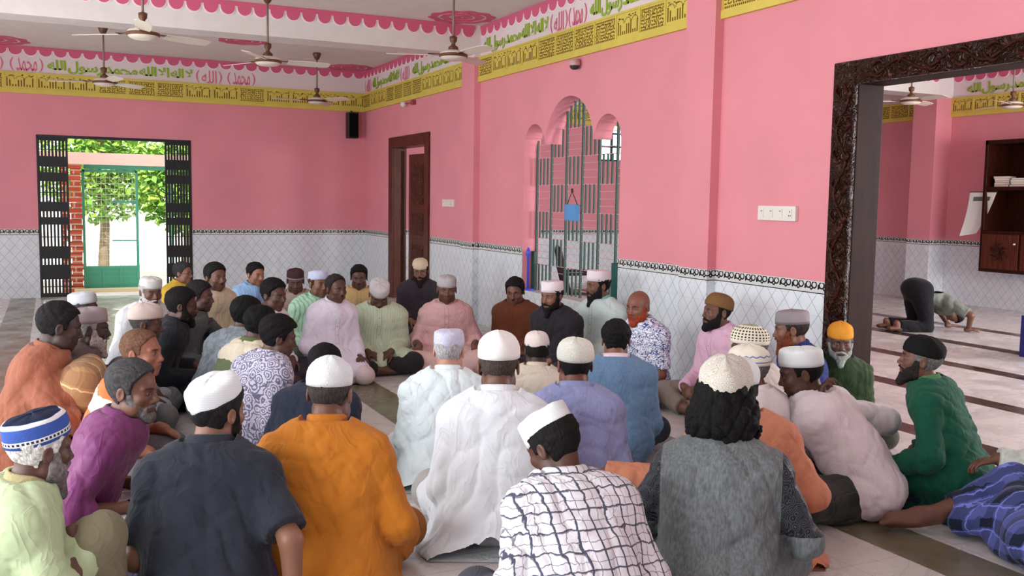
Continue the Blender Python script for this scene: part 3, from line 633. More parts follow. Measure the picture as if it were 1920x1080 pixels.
def cal(v, u): return (.03*math.sin(v*3)+.04*math.sin(u*2.5)*(1-v), .18+.14*(1-v)-(.27+.17*v)*u, .60*v-.05*(1-u)*(1-v))
for i in range(NS):
    for j in range(6):
        q = [cal(i/NS, j/6), cal(i/NS, (j+1)/6), cal((i+1)/NS, (j+1)/6), cal((i+1)/NS, j/6)]
        (b2 if i in (8,) and 0 < j < 5 else b).prism(q, (.003,0,0))
b.build('sheet', plain('glossy_paper', (222,220,216), .15, .6), c, smooth=False); b2.build('picture', plain('calendar_picture', (92,104,84), .3, .5), c)
b = MB(); b.tube([(.01,.19,.605),(.01,-.27,.605)], .008); b.tube([(.01,-.05,.605),(.40,-.30,.66)], .003); b.build('hanging_strip', m_swd, c)
# ---------------------------------------------------------------- body pose (metres, person faces +Y, floor z = 0)
def V3(*a): return np.array(a, float)
def unit(v): return v/(np.linalg.norm(v)+1e-9)
def rotz(a): c, s = math.cos(a), math.sin(a); return np.array([[c,-s,0],[s,c,0],[0,0,1.]])
def rotx(a): c, s = math.cos(a), math.sin(a); return np.array([[1.,0,0],[0,c,-s],[0,s,c]])
def roty(a): c, s = math.cos(a), math.sin(a); return np.array([[c,0,s],[0,1.,0],[-s,0,c]])
def ik(S, W, l1, l2, pole):
    d = W-S; L = np.linalg.norm(d)
    if L > (l1+l2)*.995: W = S+unit(d)*(l1+l2)*.995; L = (l1+l2)*.995
    d = unit(d); a = (l1*l1-l2*l2+L*L)/(2*L); h = math.sqrt(max(l1*l1-a*a, 0))
    p = unit(pole-d*np.dot(pole, d))
    return S+d*a+p*h, W
LEGS = {   # hip height, then knee, ankle, toe for right (+x) and left
 'cross': (.115, [(.285,.325,.12),(.00,.33,.06),(-.20,.27,.045)], [(-.285,.325,.12),(.02,.24,.055),(.19,.16,.045)]),
 'kneel': (.21, [(.15,.40,.075),(.12,-.02,.065),(.10,-.22,.035)], [(-.15,.40,.075),(-.12,-.02,.065),(-.10,-.22,.035)]),
 'up': (.115, [(.13,.30,.44),(.12,.33,.07),(.13,.52,.035)], [(-.13,.30,.44),(-.12,.33,.07),(-.13,.52,.035)]),
 'rup': (.115, [(.17,.30,.42),(.15,.34,.07),(.17,.53,.035)], [(-.33,.30,.12),(.02,.27,.055),(.19,.19,.045)]),
 'lup': (.115, [(.33,.30,.12),(-.02,.27,.055),(-.19,.19,.045)], [(-.17,.30,.42),(-.15,.34,.07),(-.17,.53,.035)]),
 'splay': (.115, [(.285,.325,.12),(.00,.40,.06),(-.20,.34,.045)], [(-.44,.16,.13),(-.30,.46,.06),(-.12,.56,.045)]),
 'rightman': (.115, [(.20,.36,.24),(.0,.70,.085),(-.09,.89,.05)], [(-.33,.30,.12),(.02,.42,.06),(.20,.46,.045)]),
 'sujud': (.50, [(.13,.06,.055),(.12,-.33,.09),(.12,-.31,.03)], [(-.13,.06,.055),(-.12,-.33,.09),(-.12,-.31,.03)]),
}
ARMS = {   # wrist target, hand direction, palm normal, pole, curl (right side; mirrored for left)
 'lap': ((.10,.25,.20),(-.75,.5,-.3),(-.1,-.3,-.95),(.35,-.5,-.8),.55),
 'knee': ((.24,.28,.23),(.1,.8,-.5),(0,-.5,-.85),(.40,-.6,-.7),.5),
 'thigh': ((.17,.24,.22),(-.3,.9,-.25),(0,-.2,-1),(.38,-.5,-.8),.35),
 'clasp': ((.07,.28,.19),(-.85,.35,-.35),(-.2,-.9,-.3),(.35,-.3,-.8),.8),
 'shin': ((.12,.42,.26),(-.8,.5,-.3),(0,-.9,-.4),(.7,-.1,-.6),.7),
 'kneetop': ((.16,.24,.44),(-.2,.9,-.5),(0,-.4,-.9),(.5,-.5,-.5),.6),
 'floor': ((.30,-.06,.06),(.4,-.3,-.7),(0,-.9,-.2),(.6,-1,.2),.3),
 'chin': ((.05,.21,.50),(-.1,-.15,1),(-.2,-1,.1),(.55,.5,-.8),.75),
 'out': ((.30,.36,.20),(0,1,-.3),(0,-.2,-1),(.6,-.5,-.4),.4),
 'sujud': ((.20,.56,.035),(0,1,0),(0,0,-1),(1,.1,.5),.1),
}
def pose(sp):
    g = sp.get
    hz, RL, LL = LEGS[g('legs', 'cross')]
    J = {}
    lean, bend, twist = math.radians(g('lean', 3)), math.radians(g('bend', 22)), math.radians(g('twist', 0))
    side = math.radians(g('side', 0)); fat = g('fat', 0.)
    P0 = V3(0, 0, hz)
    if g('legs') == 'sujud': P0 = V3(0,-.03,.51)
    Rs = roty(side)
    def up(a): return Rs@V3(0, math.sin(a), math.cos(a))
    P1 = P0+.15*up(lean); P2 = P1+.16*up(lean+bend*.5); P3 = P2+.155*up(lean+bend)
    a = lean+bend; F = rotz(twist)@Rs@V3(0, math.cos(a), -math.sin(a)); U = up(a); R = np.cross(F, U)
    J.update(P0=P0, P1=P1, P2=P2, P3=P3, U=U, F=F, R=R, a0=lean, a1=lean+bend*.5, a2=a, Rs=Rs, tw=twist)
    nk = math.radians(g('neck', 12)); nd = up(nk if g('legs') != 'sujud' else a)
    J['nd'] = nd
    HR = rotz(math.radians(g('hyaw', 0)))@rotx(-math.radians(g('hpitch', 8)))@roty(math.radians(g('htilt', 0)))
    J['HR'] = HR
    J['hc'] = P3+.115*nd+HR@V3(0,.03,.035)
    ws = g('wide', 1.)
    for s, n, L in ((1,'r',RL),(-1,'l',LL)):
        S = P3-.078*U+R*s*.168*ws
        hip = P0+V3(s*.09, .01, 0)
        J['S'+n] = S; J['hip'+n] = hip
        kn, an, to = [V3(*q) for q in L]
        J['kn'+n], J['an'+n], J['to'+n] = kn, an, to
        arm = g(n+'arm', g('arm', 'thigh'))
        if isinstance(arm, str): arm = ARMS[arm]
        w, hd, pn, po, curl = arm
        mir = V3(s, 1, 1)
        W = V3(*w)*mir
        E, W = ik(S, W, .275, .25, V3(*po)*mir)
        J['E'+n], J['W'+n] = E, W
        hd = unit(V3(*hd)*mir); pn = V3(*pn)*mir; pn = unit(pn-hd*np.dot(pn, hd))
        J['H'+n] = (hd, pn, curl, s)
    top = .122+(.026 if g('cap') else .014)
    J['top'] = J['hc']+HR@V3(0,-.01, top)
    return J
# ---------------------------------------------------------------- implicit surfaces for bodies and cloth
f4 = np.float32
def axis_coords(lo, hi, h, fine):
    xs = [lo]; x = lo
    while x < hi:
        st = h
        for a, b, hf in fine:
            if a-.02 < x < b: st = min(st, hf)
        x += st; xs.append(x)
    return np.array(xs, f4)
class Field:
    def __init__(s, lo, hi, h, fine=()):
        s.ax = [axis_coords(lo[i], hi[i], h, [(f[0][i], f[1][i], f[2]) for f in fine]) for i in range(3)]
        s.D = np.full([len(a) for a in s.ax], .12, f4)
    def sub(s, lo, hi):
        sl = []
        for i in range(3):
            a = int(np.searchsorted(s.ax[i], lo[i])); b = int(np.searchsorted(s.ax[i], hi[i]))
            sl.append(slice(max(a-1, 0), b+1))
        sl = tuple(sl)
        X, Y, Z = np.meshgrid(s.ax[0][sl[0]], s.ax[1][sl[1]], s.ax[2][sl[2]], indexing='ij', sparse=True)
        return sl, X, Y, Z
    def put(s, sl, d, k, op='u'):
        A = s.D[sl]
        if op == 'u': s.D[sl] = smin(A, d, k)
        elif op == 's': s.D[sl] = -smin(-A, d, k)
        else: s.D[sl] = -smin(-A, -d, k)
    def cone(s, a, b, ra, rb, k=.03, op='u', cut=False, off=0.):
        a = np.asarray(a, float); b = np.asarray(b, float); ra += off; rb += off
        m = max(ra, rb)+k+.02
        sl, X, Y, Z = s.sub(np.minimum(a, b)-m, np.maximum(a, b)+m)
        s.put(sl, d_cone(X, Y, Z, a, b, ra, rb, cut), k, op)
    def ell(s, c, r, R=None, k=.03, op='u', off=0.):
        r = np.asarray(r, float)+off; m = r.max()+k+.02
        sl, X, Y, Z = s.sub(np.asarray(c)-m, np.asarray(c)+m)
        s.put(sl, d_ell(X, Y, Z, c, r, R), k, op)
    def floor(s, z=.004):
        s.D = np.maximum(s.D, z-s.ax[2][None, None, :])
    def folds(s, amp, seed, fr=1., lim=.03, dirs=None):
        idx = np.nonzero(np.abs(s.D) < lim)
        X, Y, Z = s.ax[0][idx[0]], s.ax[1][idx[1]], s.ax[2][idx[2]]
        rg = np.random.RandomState(seed); n = np.zeros_like(X)
        for i in range(5):
            d = unit(rg.normal(size=3)*(np.array(dirs) if dirs is not None else 1)); w = rg.uniform(16, 38)*fr; q = unit(rg.normal(size=3))
            e = unit(rg.normal(size=3))
            ph = rg.uniform(0, 6)
            t = (X*d[0]+Y*d[1]+Z*d[2])*w+1.6*np.sin((X*q[0]+Y*q[1]+Z*q[2])*w*.45+ph)
            m = .5+.5*np.sin((X*e[0]+Y*e[1]+Z*e[2])*9+ph*2)
            n += (1-np.abs(np.sin(t*.5)))**2*m-.25
        s.D[idx] += n*amp
    def mesh(s): return nets(s.D, *s.ax)
def smin(a, b, k):
    if k <= 0: return np.minimum(a, b)
    h = np.maximum(k-np.abs(a-b), 0)/k
    return np.minimum(a, b)-h*h*k*.25
def d_cone(X, Y, Z, a, b, ra, rb, cut=False):
    u = b-a; L2 = float(u@u)+1e-9
    t = ((X-f4(a[0]))*f4(u[0])+(Y-f4(a[1]))*f4(u[1])+(Z-f4(a[2]))*f4(u[2]))/f4(L2)
    tc = np.clip(t, 0, 1)
    d = np.sqrt((X-f4(a[0])-tc*f4(u[0]))**2+(Y-f4(a[1])-tc*f4(u[1]))**2+(Z-f4(a[2])-tc*f4(u[2]))**2)-(f4(ra)+tc*f4(rb-ra))
    if cut: d = np.maximum(d, (t-1)*f4(math.sqrt(L2)))
    return d
def d_ell(X, Y, Z, c, r, R=None):
    x, y, z = X-f4(c[0]), Y-f4(c[1]), Z-f4(c[2])
    if R is not None:
        x, y, z = (x*f4(R[0,i])+y*f4(R[1,i])+z*f4(R[2,i]) for i in range(3))
    a = (x/f4(r[0]))**2+(y/f4(r[1]))**2+(z/f4(r[2]))**2
    b = (x/f4(r[0]**2))**2+(y/f4(r[1]**2))**2+(z/f4(r[2]**2))**2
    k0 = np.sqrt(a); return k0*(k0-1)/np.maximum(np.sqrt(b), 1e-6)
def nets(D, xs, ys, zs):
    S = D < 0
    nx, ny, nz = D.shape
    c = np.zeros((nx-1, ny-1, nz-1), np.int8)
    for i in (0,1):
        for j in (0,1):
            for k in (0,1): c += S[i:nx-1+i, j:ny-1+j, k:nz-1+k]
    act = (c > 0) & (c < 8)
    I, J, K = np.nonzero(act)
    vid = np.full(act.shape, -1, np.int32); vid[I, J, K] = np.arange(len(I))
    acc = np.zeros((len(I), 3), f4); cnt = np.zeros(len(I), f4)
    cor = [(i, j, k) for i in (0,1) for j in (0,1) for k in (0,1)]
    for a in cor:
        for ax in range(3):
            if a[ax]: continue
            b = list(a); b[ax] = 1
            d0 = D[I+a[0], J+a[1], K+a[2]]; d1 = D[I+b[0], J+b[1], K+b[2]]
            m = (d0 < 0) != (d1 < 0)
            t = np.where(m, d0/np.where(m, d0-d1, 1), 0)
            P = [xs[I+a[0]], ys[J+a[1]], zs[K+a[2]]]; Q = [xs[I+b[0]], ys[J+b[1]], zs[K+b[2]]]
            for q in range(3): acc[:, q] += np.where(m, P[q]+t*(Q[q]-P[q]), 0)
            cnt += m
    V = acc/cnt[:, None]
    F = []
    for ax in range(3):
        o = [1, 1, 1]; o[ax] = 0
        s0 = [slice(o[q], D.shape[q]-1) for q in range(3)]
        s1 = list(s0); s1[ax] = slice(1, D.shape[ax])
        A = S[tuple(s0)]; B = S[tuple(s1)]
        e = np.nonzero(A != B)
        if not len(e[0]): continue
        ins = A[e]
        b = [e[q]+o[q] for q in range(3)]
        u, w = (ax+1) % 3, (ax+2) % 3
        def cell(du, dw):
            x = list(b); x[u] = x[u]-du; x[w] = x[w]-dw; return vid[x[0], x[1], x[2]]
        q = np.stack([cell(1,1), cell(0,1), cell(0,0), cell(1,0)], 1)
        q[~ins] = q[~ins][:, ::-1]
        F.append(q)
    F = np.concatenate(F) if F else np.zeros((0,4), np.int32)
    F = F[(F >= 0).all(1)]
    return V, F
def np_mesh(name, V, F, mat=None, smooth=True):
    me = bpy.data.meshes.new(name)
    me.vertices.add(len(V)); me.vertices.foreach_set('co', np.asarray(V, f4).ravel())
    n = F.shape[1]
    me.loops.add(F.size); me.loops.foreach_set('vertex_index', F.astype(np.int32).ravel())
    me.polygons.add(len(F)); me.polygons.foreach_set('loop_start', np.arange(0, F.size, n, dtype=np.int32))
    me.polygons.foreach_set('use_smooth', np.full(len(F), smooth))
    me.update(calc_edges=True)
    if mat: me.materials.append(mat)
    return me
# ---------------------------------------------------------------- people
def put_head(F, J, sl=None):
    hc, HR = J['hc'], J['HR']
    m = .18
    sl, X, Y, Z = F.sub(hc-m, hc+m)
    x, y, z = X-f4(hc[0]), Y-f4(hc[1]), Z-f4(hc[2])
    q = [x*f4(HR[0,i])+y*f4(HR[1,i])+z*f4(HR[2,i]) for i in range(3)]
    F.put(sl, head_sdf(*q), .012)
def head_sdf(x, y, z, off=0., skull=False):
    d = d_ell(x, y, z, (0,-.012,.032), (.0765+off,.097+off,.088+off))
    d = smin(d, d_ell(x, y, z, (0,.022,-.038), (.062+off*.6,.066+off*.6,.078)), .035)
    if skull: return d
    ax_ = np.abs(x)
    d = smin(d, d_cone(x, y, z, V3(0,.058,-.092), V3(0,.066,-.098), .021, .019), .03)
    d = smin(d, d_ell(ax_, y, z, (.055,.02,-.07), (.016,.035,.026)), .03)
    d = smin(d, d_ell(ax_, y, z, (.043,.060,-.022), (.020,.020,.017)), .025)
    d = smin(d, d_cone(ax_, y, z, V3(.012,.086,.026), V3(.044,.070,.024), .010, .009), .016)
    d = -smin(-d, d_ell(ax_, y, z, (.0315,.097,.004), (.019,.019,.0125)), .012)
    d = smin(d, d_ell(ax_, y, z, (.0315,.0715,.0045), (.0165,.0135,.0135)), .006)
    d = smin(d, d_cone(x, y, z, V3(0,.084,.016), V3(0,.1035,-.026), .0085, .0105), .012)
    d = smin(d, d_ell(x, y, z, (0,.106,-.029), (.0115,.0105,.0095)), .008)
    d = smin(d, d_ell(ax_, y, z, (.0135,.094,-.033), (.0085,.011,.0075)), .008)
    d = smin(d, d_ell(x, y, z, (0,.078,-.060), (.027,.016,.022)), .02)
    d = smin(d, d_ell(x, y, z, (0,.0915,-.0565), (.021,.0075,.0052)), .005)
    d = smin(d, d_ell(x, y, z, (0,.0905,-.0685), (.018,.0080,.0062)), .004)
    d = -smin(-d, d_ell(x, y, z, (0,.101,-.0625), (.022,.009,.0016)), .004)
    er = d_ell(ax_, y, z, (.083,-.010,-.004), (.0075,.019,.032))
    er = -smin(-er, d_ell(ax_, y, z, (.0915,-.006,-.002), (.0075,.011,.020)), .005)
    d = smin(d, er, .008)
    return d
def put_hand(F, W, H, sc=1.):
    hd, pn, curl, s = H
    sd = np.cross(hd, pn)*s*-1          # towards thumb side
    if np.dot(sd, sd) < .5: return
    sd = unit(sd)
    R = np.stack([sd, hd, pn], 1)
    F.cone(W-hd*.03, W+hd*.01, .026, .024, .02)
    F.ell(W+hd*.05, (.040*sc,.048*sc,.0155), R, .012)
    for i, (o, L) in enumerate(((.030,.066),(.0105,.076),(-.0095,.071),(-.0285,.056))):
        p = W+hd*(.084-.004*abs(i-1.2))+sd*o
        F.cone(W+hd*.045+sd*o*.8, p, .0105, .0098, .008)
        c = curl*(1+.08*i)
        for j, fr in enumerate((.46,.30,.24)):
            ang = c*(.55+1.0*j)
            dr = unit(hd*math.cos(ang)+pn*math.sin(ang)+sd*o*1.2)
            q = p+dr*L*fr
            F.cone(p, q, .0092-.0009*j, .0084-.0009*j, .0035); p = q
    p = W+hd*.018+sd*.026
    for j, (L, a1) in enumerate(((.042,.75),(.032,.45),(.026,.25))):
        dr = unit(hd*(1-.3*a1)+sd*a1+pn*(.25+.35*curl)*(j+.5)*.6)
        q = p+dr*L; F.cone(p, q, .0125-.0018*j, .0112-.0018*j, .008); p = q
def put_foot(F, an, to, off=0., fs=1.):
    d = unit(to-an); up = V3(0,0,1); sd = np.cross(d, up); sd = unit(sd) if np.dot(sd, sd) > .01 else V3(1,0,0)
    heel = an-d*.035-V3(0,0,.012)
    F.cone(heel, an+d*.05, (.033+off)*fs, (.038+off)*fs, .02); F.cone(an+d*.02, to-d*.03, (.037+off)*fs, (.029+off)*fs, .02); F.ell((an+to)*.5+V3(0,0,-.012), (.044*fs,.085,.024*fs), np.stack([sd, d, up], 1), .02)
    if off > 0: F.cone(to-d*.05, to+d*.02, .033, .026, .02); return
    for i in range(5):
        o = sd*(i-2)*.0155; L = (.055,.052,.046,.040,.034)[i]
        F.cone(to-d*.05+o*.9, to-d*.02+o+d*L*.75, .0125-.0012*i+.001, .0108-.001*i, .007)
def Rax(J, a): return J['Rs']@rotx(-a)
def torso(F, J, off, fat=0., wide=1., k=.05):
    P0, P1, P2, P3, U, R = (J[q] for q in ('P0','P1','P2','P3','U','R'))
    F.ell(P0+V3(0,0,.01), (.168*wide,.135,.115), Rax(J, J['a0']), k, off=off)
    F.ell(P1+J['Rs']@V3(0,.015+fat*.5,0), (.148*wide+fat*.6,.112+fat,.15), Rax(J, J['a0']), k, off=off)
    F.ell((P2+P3)*.5-J['F']*.0+V3(0,0,-.02), (.158*wide,.108+fat*.3,.165), rotz(J['tw'])@Rax(J, J['a2']), k, off=off)
    for s in 'rl':
        F.cone(P3-.07*U, J['S'+s], .068, .056, k, off=off*.8)
        F.cone(P3+.025*J['nd'], J['S'+s]+(P3-J['S'+s])*.15, .042, .036, .04, off=off*.6)
def bounds(J, m=.16):
    ps = np.array([v for k, v in J.items() if isinstance(v, np.ndarray) and v.shape == (3,) and k not in ('U','F','R','nd')])
    return ps.min(0)-m, ps.max(0)+m
def body_mesh(J, sp, res):
    lo, hi = bounds(J, .15); lo[2] = -.01; hi[2] = J['hc'][2]+.15
    hh = max(.0042, res); hf = max(.0048, res)
    fine = [(J['hc']-.13, J['hc']+.13, hh)]
    for s in 'rl':
        if 'hide' not in sp or s not in sp['hide']:
            c = J['W'+s]+J['H'+s][0]*.08; fine.append((c-.10, c+.10, hf))
    F = Field(lo, hi, .014 if res < .007 else .017, fine)
    fat = sp.get('fat', 0.)
    torso(F, J, -.006, fat*.8, sp.get('wide', 1.))
    F.cone(J['P3']-.03*J['nd'], J['hc']+J['HR']@V3(0,-.025,-.045), .058, .052, .03)
    for s in 'rl':
        F.cone(J['S'+s], J['E'+s], .047, .038, .03); F.cone(J['E'+s], J['W'+s], .040, .026, .02)
        F.cone(J['hip'+s], J['kn'+s], .082, .056, .03); F.cone(J['kn'+s], J['an'+s], .053, .035, .02)
        put_foot(F, J['an'+s], J['to'+s], 0., 1.15 if sp.get('feet') else 1.)
        put_hand(F, J['W'+s], J['H'+s])
    put_head(F, J)
    V, Q = F.mesh()
    return V, Q
def tint_attr(me, V, J, sp):
    q = (V-J['hc'])@J['HR']; x, y, z = np.abs(q[:,0]), q[:,1], q[:,2]
    C = np.ones((len(V), 4), f4)
    def blend(m, col):
        m = np.clip(m, 0, 1)[:, None]; C[:, :3] = C[:, :3]*(1-m)+np.array(col, f4)*m
    lip = 1-((x/.024)**2+((z+.0625)/.0125)**2); lip = np.where(y > .075, lip*3, 0); blend(lip*.6, (.85,.50,.48))
    br = 1-(((x-.030)/.021)**2+((z-(.0265-.10*np.abs(x-.03)))/.0052)**2); br = np.where(y > .055, br*4, 0); blend(br*.9, sp.get('brow', (.10,.09,.09)))
    ey = 1-(((x-.0315)/.022)**2+((z-.004)/.014)**2); ey = np.where(y > .055, ey*2, 0); blend(ey*.35, (.55,.5,.5))
    st = sp.get('stubble', 0)
    if st:
        m = np.clip((-.030-z)/.01, 0, 1)*np.clip((y+.005)/.02, 0, 1)*np.clip(1-lip*2, 0, 1)*(z > -.14); blend(m*st, sp.get('stubcol', (.35,.35,.36)))
    sh = sp.get('shaved', 0)
    if sh:
        m = hair_mask(x, y, z, sp, 0); blend(np.clip(-m/.012, 0, 1)*sh, (.30,.28,.27))
    a = me.color_attributes.new('tint', 'FLOAT_COLOR', 'POINT'); a.data.foreach_set('color', C.ravel())
HL = np.array([(-.13,-.078),(-.06,-.074),(-.028,-.050),(-.020,-.004),(-.004,.016),(.006,.0),(.026,-.004),(.034,.044),(.050,.060),(.064,.080),(.13,.090)])
def hair_mask(x, y, z, sp, drop=0.):
    bald = sp.get('bald', 0.)
    f = np.interp(y, HL[:,0], HL[:,1])+drop
    top = np.interp(y, (-.10,.0,.05,.10), (0,0,bald*.5,bald*1.0))
    return (f+top-z).astype(f4)
def head_grid(h, lo=(-.14,-.19,-.19), hi=(.14,.17,.19)): return Field(V3(*lo), V3(*hi), h)
def hair_mesh(sp, res):
    F = head_grid(max(.0045, res)); X, Y, Z = np.meshgrid(*F.ax, indexing='ij')
    t = sp.get('hairt', .010); big = sp.get('curly', 0)
    g = t*((.55 if big else .22)+(.45 if big else .85)*np.clip((Z+.0)/.085, 0, 1))
    if sp.get('fade'): g = np.where(Z < .045, t*.12+np.clip((Z-.0)/.045, 0, 1)*t*.7, t)
    d = head_sdf(X, Y, Z, 0, True)-g-.002
    if sp.get('quiff'): d = smin(d, d_ell(X, Y, Z, (.0,.055,.105), (.055,.045,.024)), .02)
    if big:
        d = smin(d, d_ell(X, Y, Z, (0,-.050,-.045), (.122*big,.090*big,.112)), .04)
    m = hair_mask(np.abs(X), Y, Z, sp)
    if sp.get('cap') and not big:
        cz, ct = sp['cap'][3], math.tan(math.radians(sp['cap'][2])); d = np.maximum(d, Z-(cz+.010+Y*ct))
    if big: m = np.maximum(np.minimum(m, -.19-Z+.0*Y), (Y-.03))
    d = -smin(-d, -m, .008)
    if sp.get('baldtop'): d = -smin(-d, -(Z-(.075-sp['baldtop']+np.clip(-Y-.03, 0, 1)*.4)), .01)
    F.D = d.astype(f4)
    F.folds(.009 if big else .0042*min(1, t/.010), sp['seed'], 3.2 if big else 5, .03)
    if big: F.folds(.007, sp['seed']+5, 6, .03)
    return F.mesh()
def beard_mesh(sp, res):
    F = head_grid(max(.0045, res), (-.11,-.06,-.30), (.11,.19,.03)); X, Y, Z = np.meshgrid(*F.ax, indexing='ij')
    L = sp.get('beardl', .03); t = .0025+min(.006, L*.3)+.06*L
    AX = np.abs(X)
    d = head_sdf(X, Y, Z, 0, True)-t
    d = smin(d, d_ell(AX, Y, Z, (.050,.02,-.07), (.016+t*.6,.033,.028)), .02)
    e = V3(0,.075+L*.25,-.10-L)
    d = smin(d, d_cone(X, Y, Z, V3(0,.055,-.088), e, .022+min(L*.5,.012), max(.012,.030-L*.2)), .03)
    f = np.interp(Y, (-.03,-.002,.008,.03,.048,.068,.078,.14), (-.16,-.10,.0,.0,-.036,-.048,-.081,-.081))
    keep = np.maximum(Z-f, -.002-Y).astype(f4)
    d = -smin(-d, -keep, .008)
    if sp.get('mous', 1): d = smin(d, np.minimum(d_cone(AX, Y, Z, V3(.0,.099,-.049), V3(.030,.080,-.060), .0068, .0062), d_cone(AX, Y, Z, V3(.030,.080,-.060), V3(.035,.070,-.090), .0065, .008)), .006)
    F.D = d.astype(f4); F.folds(.0022+L*.03, sp['seed']+3, 4.5, .03, (1,.6,.25))
    return F.mesh()
def mous_mesh(sp, res):
    F = head_grid(max(.0032, res*.7), (-.05,.05,-.08), (.05,.13,-.02)); X, Y, Z = np.meshgrid(*F.ax, indexing='ij')
    F.D = d_cone(np.abs(X), Y, Z, V3(0,.099,-.0475), V3(.027,.083,-.056), .0058, .0042).astype(f4)
    return F.mesh()
def shirt_mesh(J, sp, res):
    lo, hi = bounds(J, .22); lo[2] = -.02; hi[2] = J['P3'][2]+.16 if sp.get('larm') != 'chin' else hi[2]
    F = Field(lo, hi, max(.0068, res*1.45))
    fat = sp.get('fat', 0.); wide = sp.get('wide', 1.); loose = sp.get('loose', .02); kind = sp.get('top', 'kurta')
    torso(F, J, loose*.75, fat, wide, .06)
    P0 = J['P0']
    if sp.get('legs') != 'sujud':
        for q, t in (('r', 1), ('l', -1)):
            F.cone(J['S'+q]+(J['P3']-J['S'+q])*.30-.03*J['U'], P0+V3(t*.085*wide,-.012,.02), .082, .108+fat*.6, .06)
    if sp.get('legs') == 'sujud': pass
    elif kind == 'kurta':
        F.ell(P0+V3(0,.0,-.045), (.235*wide,.205,.13), None, .06, off=fat*.5)
        F.ell(V3(0,-.04,.005), (.31*wide,.29,.05), None, .06)
        for s in 'rl': F.cone(J['hip'+s], J['hip'+s]+(J['kn'+s]-J['hip'+s])*.8, .11, .088, .06)
        F.cone(P0+V3(0,.08,0), (J['knr']+J['knl'])*.35+V3(0,.04,.02), .11, .08, .07)
    else:
        F.ell(P0+V3(0,-.01,-.01), (.19*wide,.158,.105), None, .05, off=fat*.6)
    sl = sp.get('sleeve', 'long')
    for s in 'rl':
        S, E, W = J['S'+s], J['E'+s], J['W'+s]
        if sl == 'short':
            F.cone(S, S+(E-S)*.80, .056, .061, .035, cut=True)
        elif sl == 'roll':
            F.cone(S, E, .057, .051, .035); F.cone(E, E+(W-E)*.35, .054, .050, .025, cut=True)
        else:
            F.cone(S, E, .057, .051, .035); F.cone(E, E+(W-E)*.50, .054, .050, .03); F.cone(E+(W-E)*.45, E+(W-E)*.95, .050, .043, .02, cut=True)
            F.ell(E+(W-E)*.12-V3(0,0,.018), (.05,.05,.05), None, .03)
    fo = sp.get('fold', .009)
    F.folds(fo*.7, sp['seed']+7, .9, .04, (1,1,.7))
    F.folds(fo*.30, sp['seed']+37, 3.4, .02)
    F.folds(fo*.75, sp['seed']+17, 1.9, .03, (1,1,.8))
    F.cone(J['P3']-.01*J['nd'], J['P3']+.055*J['nd'], .070, .062, .022)
    # neck opening
    nb, nd = J['P3'], J['nd']; m = .085
    slc, X, Y, Z = F.sub(nb-m, nb+nd*.10+m)
    pl = (X-f4(nb[0]))*f4(nd[0])+(Y-f4(nb[1]))*f4(nd[1])+(Z-f4(nb[2]))*f4(nd[2])-f4(.050)
    F.D[slc] = np.maximum(F.D[slc], pl)
    F.floor()
    return F.mesh()
def legs_mesh(J, sp, res):
    lo, hi = bounds(J, .2); lo[2] = -.02; hi[2] = max(J['P0'][2]+.22, J['P1'][2], J['knr'][2]+.12, J['knl'][2]+.12)
    F = Field(lo, hi, max(.010, res*1.6))
    kind = sp.get('bottom', 'trousers'); P0 = J['P0']
    F.ell(P0, (.172,.14,.115), None, .04, off=.008+(.02 if sp.get('legs') == 'sujud' else 0))
    for s in 'rl':
        F.cone(J['hip'+s], J['kn'+s], .098+(.03 if sp.get('legs') == 'sujud' else 0), .075, .04)
        a = J['kn'+s]+(J['an'+s]-J['kn'+s])*(.72 if kind == 'lungi' else .93)
        F.cone(J['kn'+s], a, .074, .056, .03, cut=True)
    if kind == 'lungi':
        F.cone(J['knr'], J['knl'], .07, .07, .06)
        F.cone(P0+V3(0,.1,0), (J['knr']+J['knl'])*.5, .10, .07, .06)
        F.cone((J['knr']+J['knl'])*.5, (J['anr']+J['anl'])*.5, .07, .06, .06)
        c = (J['knr']+J['knl'])*.5*V3(1,.7,0)+V3(0,0,.03); F.ell(c, (.26,.22,.05), None, .06)
    F.folds(sp.get('fold', .007)*1.2, sp['seed']+27, 1.0, .04)
    F.floor(.003)
    return F.mesh()
def collar_mesh(J, sp, kind):
    nb, nd = J['P3'], J['nd']; f = unit(J['F']-nd*np.dot(J['F'], nd)); r = np.cross(f, nd)
    if kind == 'stand': prof = [(.066,.020),(.0605,.072),(.0655,.076),(.0725,.070),(.0790,.030),(.080,.015)]
    elif kind == 'round': prof = [(.064,.030),(.0610,.060),(.067,.064),(.0735,.054),(.078,.030)]
    else: prof = [(.066,.020),(.0600,.066),(.065,.076),(.077,.072),(.104,.026),(.101,.020),(.080,.040),(.072,.015)]
    n = 40; V = []; Fc = []; m = len(prof); gap = .05 if kind != 'shirt' else .10
    for i in range(n+1):
        a = math.pi/2+gap*math.pi+(2*math.pi*(1-gap))*i/n
        fr = abs(math.sin(a)) if math.sin(a) > 0 else 0
        for (rr, h) in prof:
            dn = .022*max(math.sin(a), 0)+(.012*(rr > .075)*max(math.sin(a), 0))
            V.append(nb+r*math.cos(a)*rr*1.02+f*(math.sin(a)*rr*1.0+.004)+nd*(h-dn))
    for i in range(n):
        for j in range(m):
            Fc.append((i*m+j, (i+1)*m+j, (i+1)*m+(j+1) % m, i*m+(j+1) % m))
    return np.array(V), np.array(Fc)
